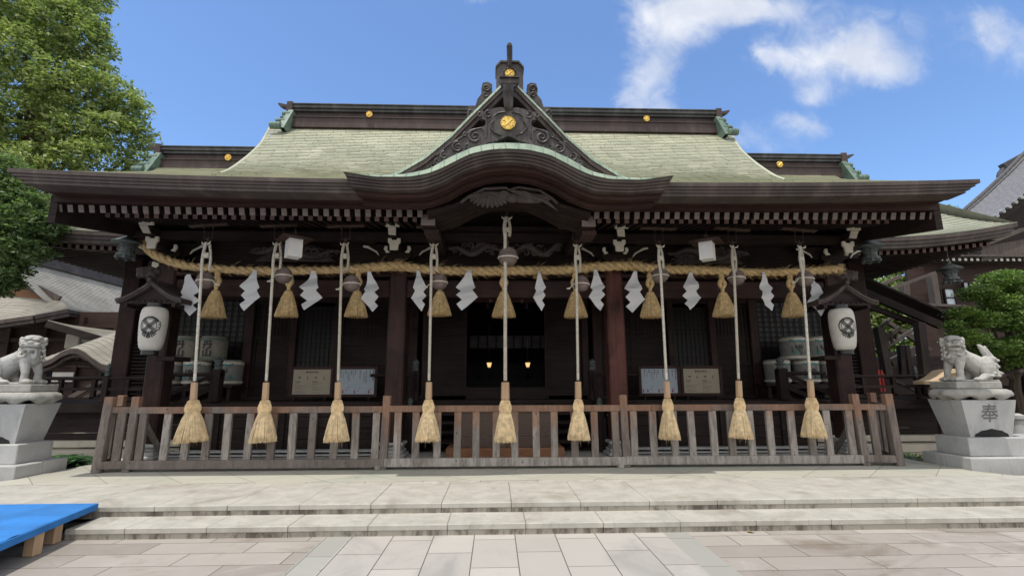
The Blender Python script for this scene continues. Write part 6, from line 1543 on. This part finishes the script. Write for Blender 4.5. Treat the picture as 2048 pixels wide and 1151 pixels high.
def leaf_part(name, blobs, n, size, mat, root, seed, **kw):
    vs, N = leaves(blobs, n, size, seed, **kw); off = np.array(WPOS[root.name]); vs = vs-off
    me = bpy.data.meshes.new(name); me.vertices.add(4*N); me.vertices.foreach_set('co', vs.ravel().astype(np.float32))
    me.loops.add(4*N); me.loops.foreach_set('vertex_index', np.arange(4*N, dtype=np.int32)); me.polygons.add(N)
    me.polygons.foreach_set('loop_start', np.arange(0, 4*N, 4, dtype=np.int32)); me.polygons.foreach_set('loop_total', np.full(N, 4, dtype=np.int32)); me.update(calc_edges=True); me.validate()
    me.materials.append(mat); o = bpy.data.objects.new(name, me); link(o, root); return o
M['leaf'] = m_leaf('maple leaves', (.15, .22, .06), (.25, .32, .095), (.52, .55, .30), .42)
M['leafd'] = m_leaf('dark leaves', (.075, .135, .05), (.13, .20, .07), (.28, .36, .17), .4)
M['leafb'] = m_leaf('glossy bush leaves', (.08, .16, .035), (.15, .25, .055), (.32, .42, .14), .38)
def bl(px, py, Y, rpx, sq=.8, dy=1.2):
    c = at(px, py, Y); k = (Y*.97)/985*rpx; return (tuple(c), (k, k*dy, k*sq), rpx**2)
root = thing('leafy_tree', (-27, 26, .05), 'tall bright green broadleaf tree rising behind the left end of the roof', 'tree')
TB = [(40, 20, 15, 95), (130, 60, 15, 80), (165, 15, 15.5, 45), (180, 95, 15, 45), (205, 140, 15, 30), (60, 130, 14.5, 100), (150, 180, 14.5, 75), (230, 190, 15, 50), (265, 215, 15, 36), (275, 260, 15, 30), (230, 265, 14.5, 50), (150, 270, 14.5, 60),
      (60, 250, 14.5, 80), (100, 330, 14, 60), (200, 325, 14.5, 60), (275, 322, 15, 30), (288, 290, 15, 18), (-60, 60, 15, 120), (-70, 260, 15, 110), (40, 330, 14.5, 60), (190, 60, 15, 25), (100, -60, 15.5, 110), (-50, -80, 16, 120), (215, 235, 15, 40),(150,-20,15.5,40)]
TB = [(a_, b_, c_+11, d_) for a_, b_, c_, d_ in TB]
leaf_part('crown', [bl(*t_[:4], .75) for t_ in TB], 88000, .205, M['leaf'], root, 3, shell=.7, clump=.34, flat=.5)
q = MB()
tp = at(60, 330, 27); base = Vector((tp.x-.5, 27, .05)); q.tube([base, Vector((tp.x-.3, 27, 6)), Vector((tp.x, 26.8, 11)), Vector((tp.x+.3, 26.6, 16)), Vector((tp.x, 26.6, 21))], [.6, .48, .38, .28, .12], 12)
part('trunk', q, M['bark'], root)
rn = random.Random(5); q = MB()
for t_ in TB:
    p = Vector(bl(*t_[:4])[0]); s0 = Vector((tp.x+.1, 26.8, min(p.z-1.5, 10+rn.uniform(-2, 5)))); mid = s0.lerp(p, .5)+Vector((rn.uniform(-.3, .3), rn.uniform(-.3, .3), .4)); q.tube([s0, mid, p], [.2, .12, .04], 7)
part('limb', q, M['bark'], root)
root = thing('shade_tree', (-11.5, 10.5, .2), 'darker broadleaf tree hanging low over the left edge in front of the side building', 'tree')
TB2 = [(10, 345, 9.6, 45), (-10, 400, 9.6, 60), (50, 420, 9.6, 50), (85, 450, 9.6, 40), (60, 500, 9.6, 38), (20, 490, 9.6, 50), (-30, 480, 9.6, 60), (10, 555, 9.6, 32), (100, 425, 9.8, 22), (40, 380, 9.6, 28), (-40, 560, 9.6, 45), (-10, 585, 9.6, 16), (105, 470, 9.7, 18),(35,535,9.6,20)]
leaf_part('crown', [bl(*t_[:4], .85) for t_ in TB2], 24000, .08, M['leafd'], root, 5, shell=.3, clump=.12, flat=.6)
q = MB(); q.tube([(-11.5, 10.5, .2), (-11.3, 10.4, 2.5), (-10.9, 10.1, 4.2), (-10.4, 9.8, 5.2)], [.22, .18, .14, .06], 10); part('trunk', q, M['bark'], root)
q = MB()
for t_ in TB2: p = Vector(bl(*t_[:4])[0]); q.tube([(-11.1, 10.2, 3.6), Vector((-11.1, 10.2, 3.6)).lerp(p, .5)+Vector((0, 0, .25)), p], [.06, .04, .015], 6)
part('limb', q, M['bark'], root)
root = thing('clipped_bush', (11.9, 11.3, .2), 'rounded layered evergreen bush behind the right stone lion', 'bush')
TB3 = [(2000, 560, 11, 38), (1955, 585, 11, 30), (2050, 575, 11, 50), (1925, 625, 11, 24), (1965, 640, 11, 34), (2020, 640, 11, 45), (1905, 648, 11, 14), (1935, 675, 11, 32), (1990, 695, 11, 36), (2050, 690, 11, 50), (1915, 665, 11, 18), (2000, 605, 11, 36), (2110, 620, 11, 60), (1950, 705, 11.2, 20), (2025, 725, 11.2, 30)]
leaf_part('crown', [bl(*t_[:4], .55) for t_ in TB3], 46000, .06, M['leafb'], root, 6, shell=.45, clump=.11, flat=.45)
q = MB(); q.tube([(12.1, 11.4, .2), (12.0, 11.4, 1.4), (12.1, 11.3, 2.6)], [.14, .11, .06], 9)
for t_ in TB3: p = Vector(bl(*t_[:4])[0]); q.tube([(12.05, 11.4, 1.6), p], [.045, .015], 6)
part('trunk', q, M['bark'], root)
for nm, cx, cy, Y, r_, lab in (('distant_tree', 1892, 425, 24, 17, 'small sunlit tree top seen between the eave and the tiled roof'), ('garden_tree', 1770, 590, 18, 52, 'bright green tree seen through the corridor on the right')):
    c = at(cx, cy, Y); root = thing(nm, (c.x, Y, .05), lab, 'tree')
    bs = [bl(cx, cy, Y, r_, .9)]+[bl(cx+random.uniform(-r_, r_)*.8, cy+random.uniform(-.2, 1.2)*r_, Y, r_*.6, .8) for _ in range(6)]
    if nm == 'garden_tree': bs += [bl(cx-20, cy+90, Y, 60), bl(cx+60, cy-10, Y, 45), bl(cx-10, cy+50, Y, 60), bl(cx+40, cy+110, Y, 60), bl(cx-40, cy+20, Y, 45), bl(cx+20, cy-40, Y, 35)]
    leaf_part('crown', bs, 26000 if nm[0] == 'g' else 6000, .12, M['leaf'], root, 9, shell=.2, clump=.18)
    q = MB(); q.tube([(c.x, Y, .05), (c.x, Y, c.z)], [.22, .08], 8); part('trunk', q, M['bark'], root)
# leafy plants at the foot of the left pedestal, moss on the right
M['leafp'] = m_leaf('broad shade leaves', (.025, .07, .025), (.045, .11, .035), (.09, .17, .06), .2)
def fern(cx, cy, z, n, L_, seed, lab):
    rn = random.Random(seed); root = thing('leafy_plant', (cx, cy, z), lab, 'plant', 'low plants at the foot of the hall'); q = MB()
    for i in range(n):
        a = rn.uniform(0, 2*PI); l_ = L_*rn.uniform(.6, 1.1); w = l_*.22; d = Vector((math.cos(a), math.sin(a), 0)); s_ = Vector((-d.y, d.x, 0)); h = rn.uniform(.5, 1.1)*l_; z0_ = rn.uniform(0, .08)
        pts = [Vector((0, 0, z0_))+d*l_*t_+Vector((0, 0, h*(t_-t_*t_*.75))) for t_ in np.linspace(0, 1, 6)]; ws = [.15, .5, .9, 1., .7, .05]; vs = []
        for p, ww in zip(pts, ws): vs += [p-s_*w*ww, p+Vector((0, 0, -.02*ww)), p+s_*w*ww]
        q.add(vs, [f for j in range(5) for f in ((3*j, 3*j+1, 3*j+4, 3*j+3), (3*j+1, 3*j+2, 3*j+5, 3*j+4))])
    part('leaves', q, M['leafp'], root, local=True)
p = at(118, 915, 9.6); fern(-7.75, 9.25, .1, 60, .50, 3, 'low dark broad-leaved plant beside the left pedestal')
fern(-8.2, 9.8, .1, 44, .45, 4, 'low dark broad-leaved plant behind the left pedestal')
moss = MB(); rn = random.Random(9)
for i in range(2600):
    s_ = rn.choice((-1, 1)); x = s_*rn.uniform(7.0, 8.6); y = rn.uniform(9.4, 10.75)
    if abs(x) < 7.75: z = .205 if y > 9.4 else .225
    if s_*x < 7.8: continue
    l_ = rn.uniform(.02, .06); a = rn.uniform(0, 6.28); moss.add([(x-.01, y, .10), (x+.01, y, .10), (x+.03*math.cos(a), y+.03*math.sin(a), .10+l_)], [(0, 1, 2)])
o = bpy.data.objects.new('moss_grass', moss.mesh('moss_grass', M['leafd'])); link(o); o.data.materials[0] = M['leafp']; tag(o, 'patchy moss and short grass beside the pedestals', 'moss', kind='stuff')
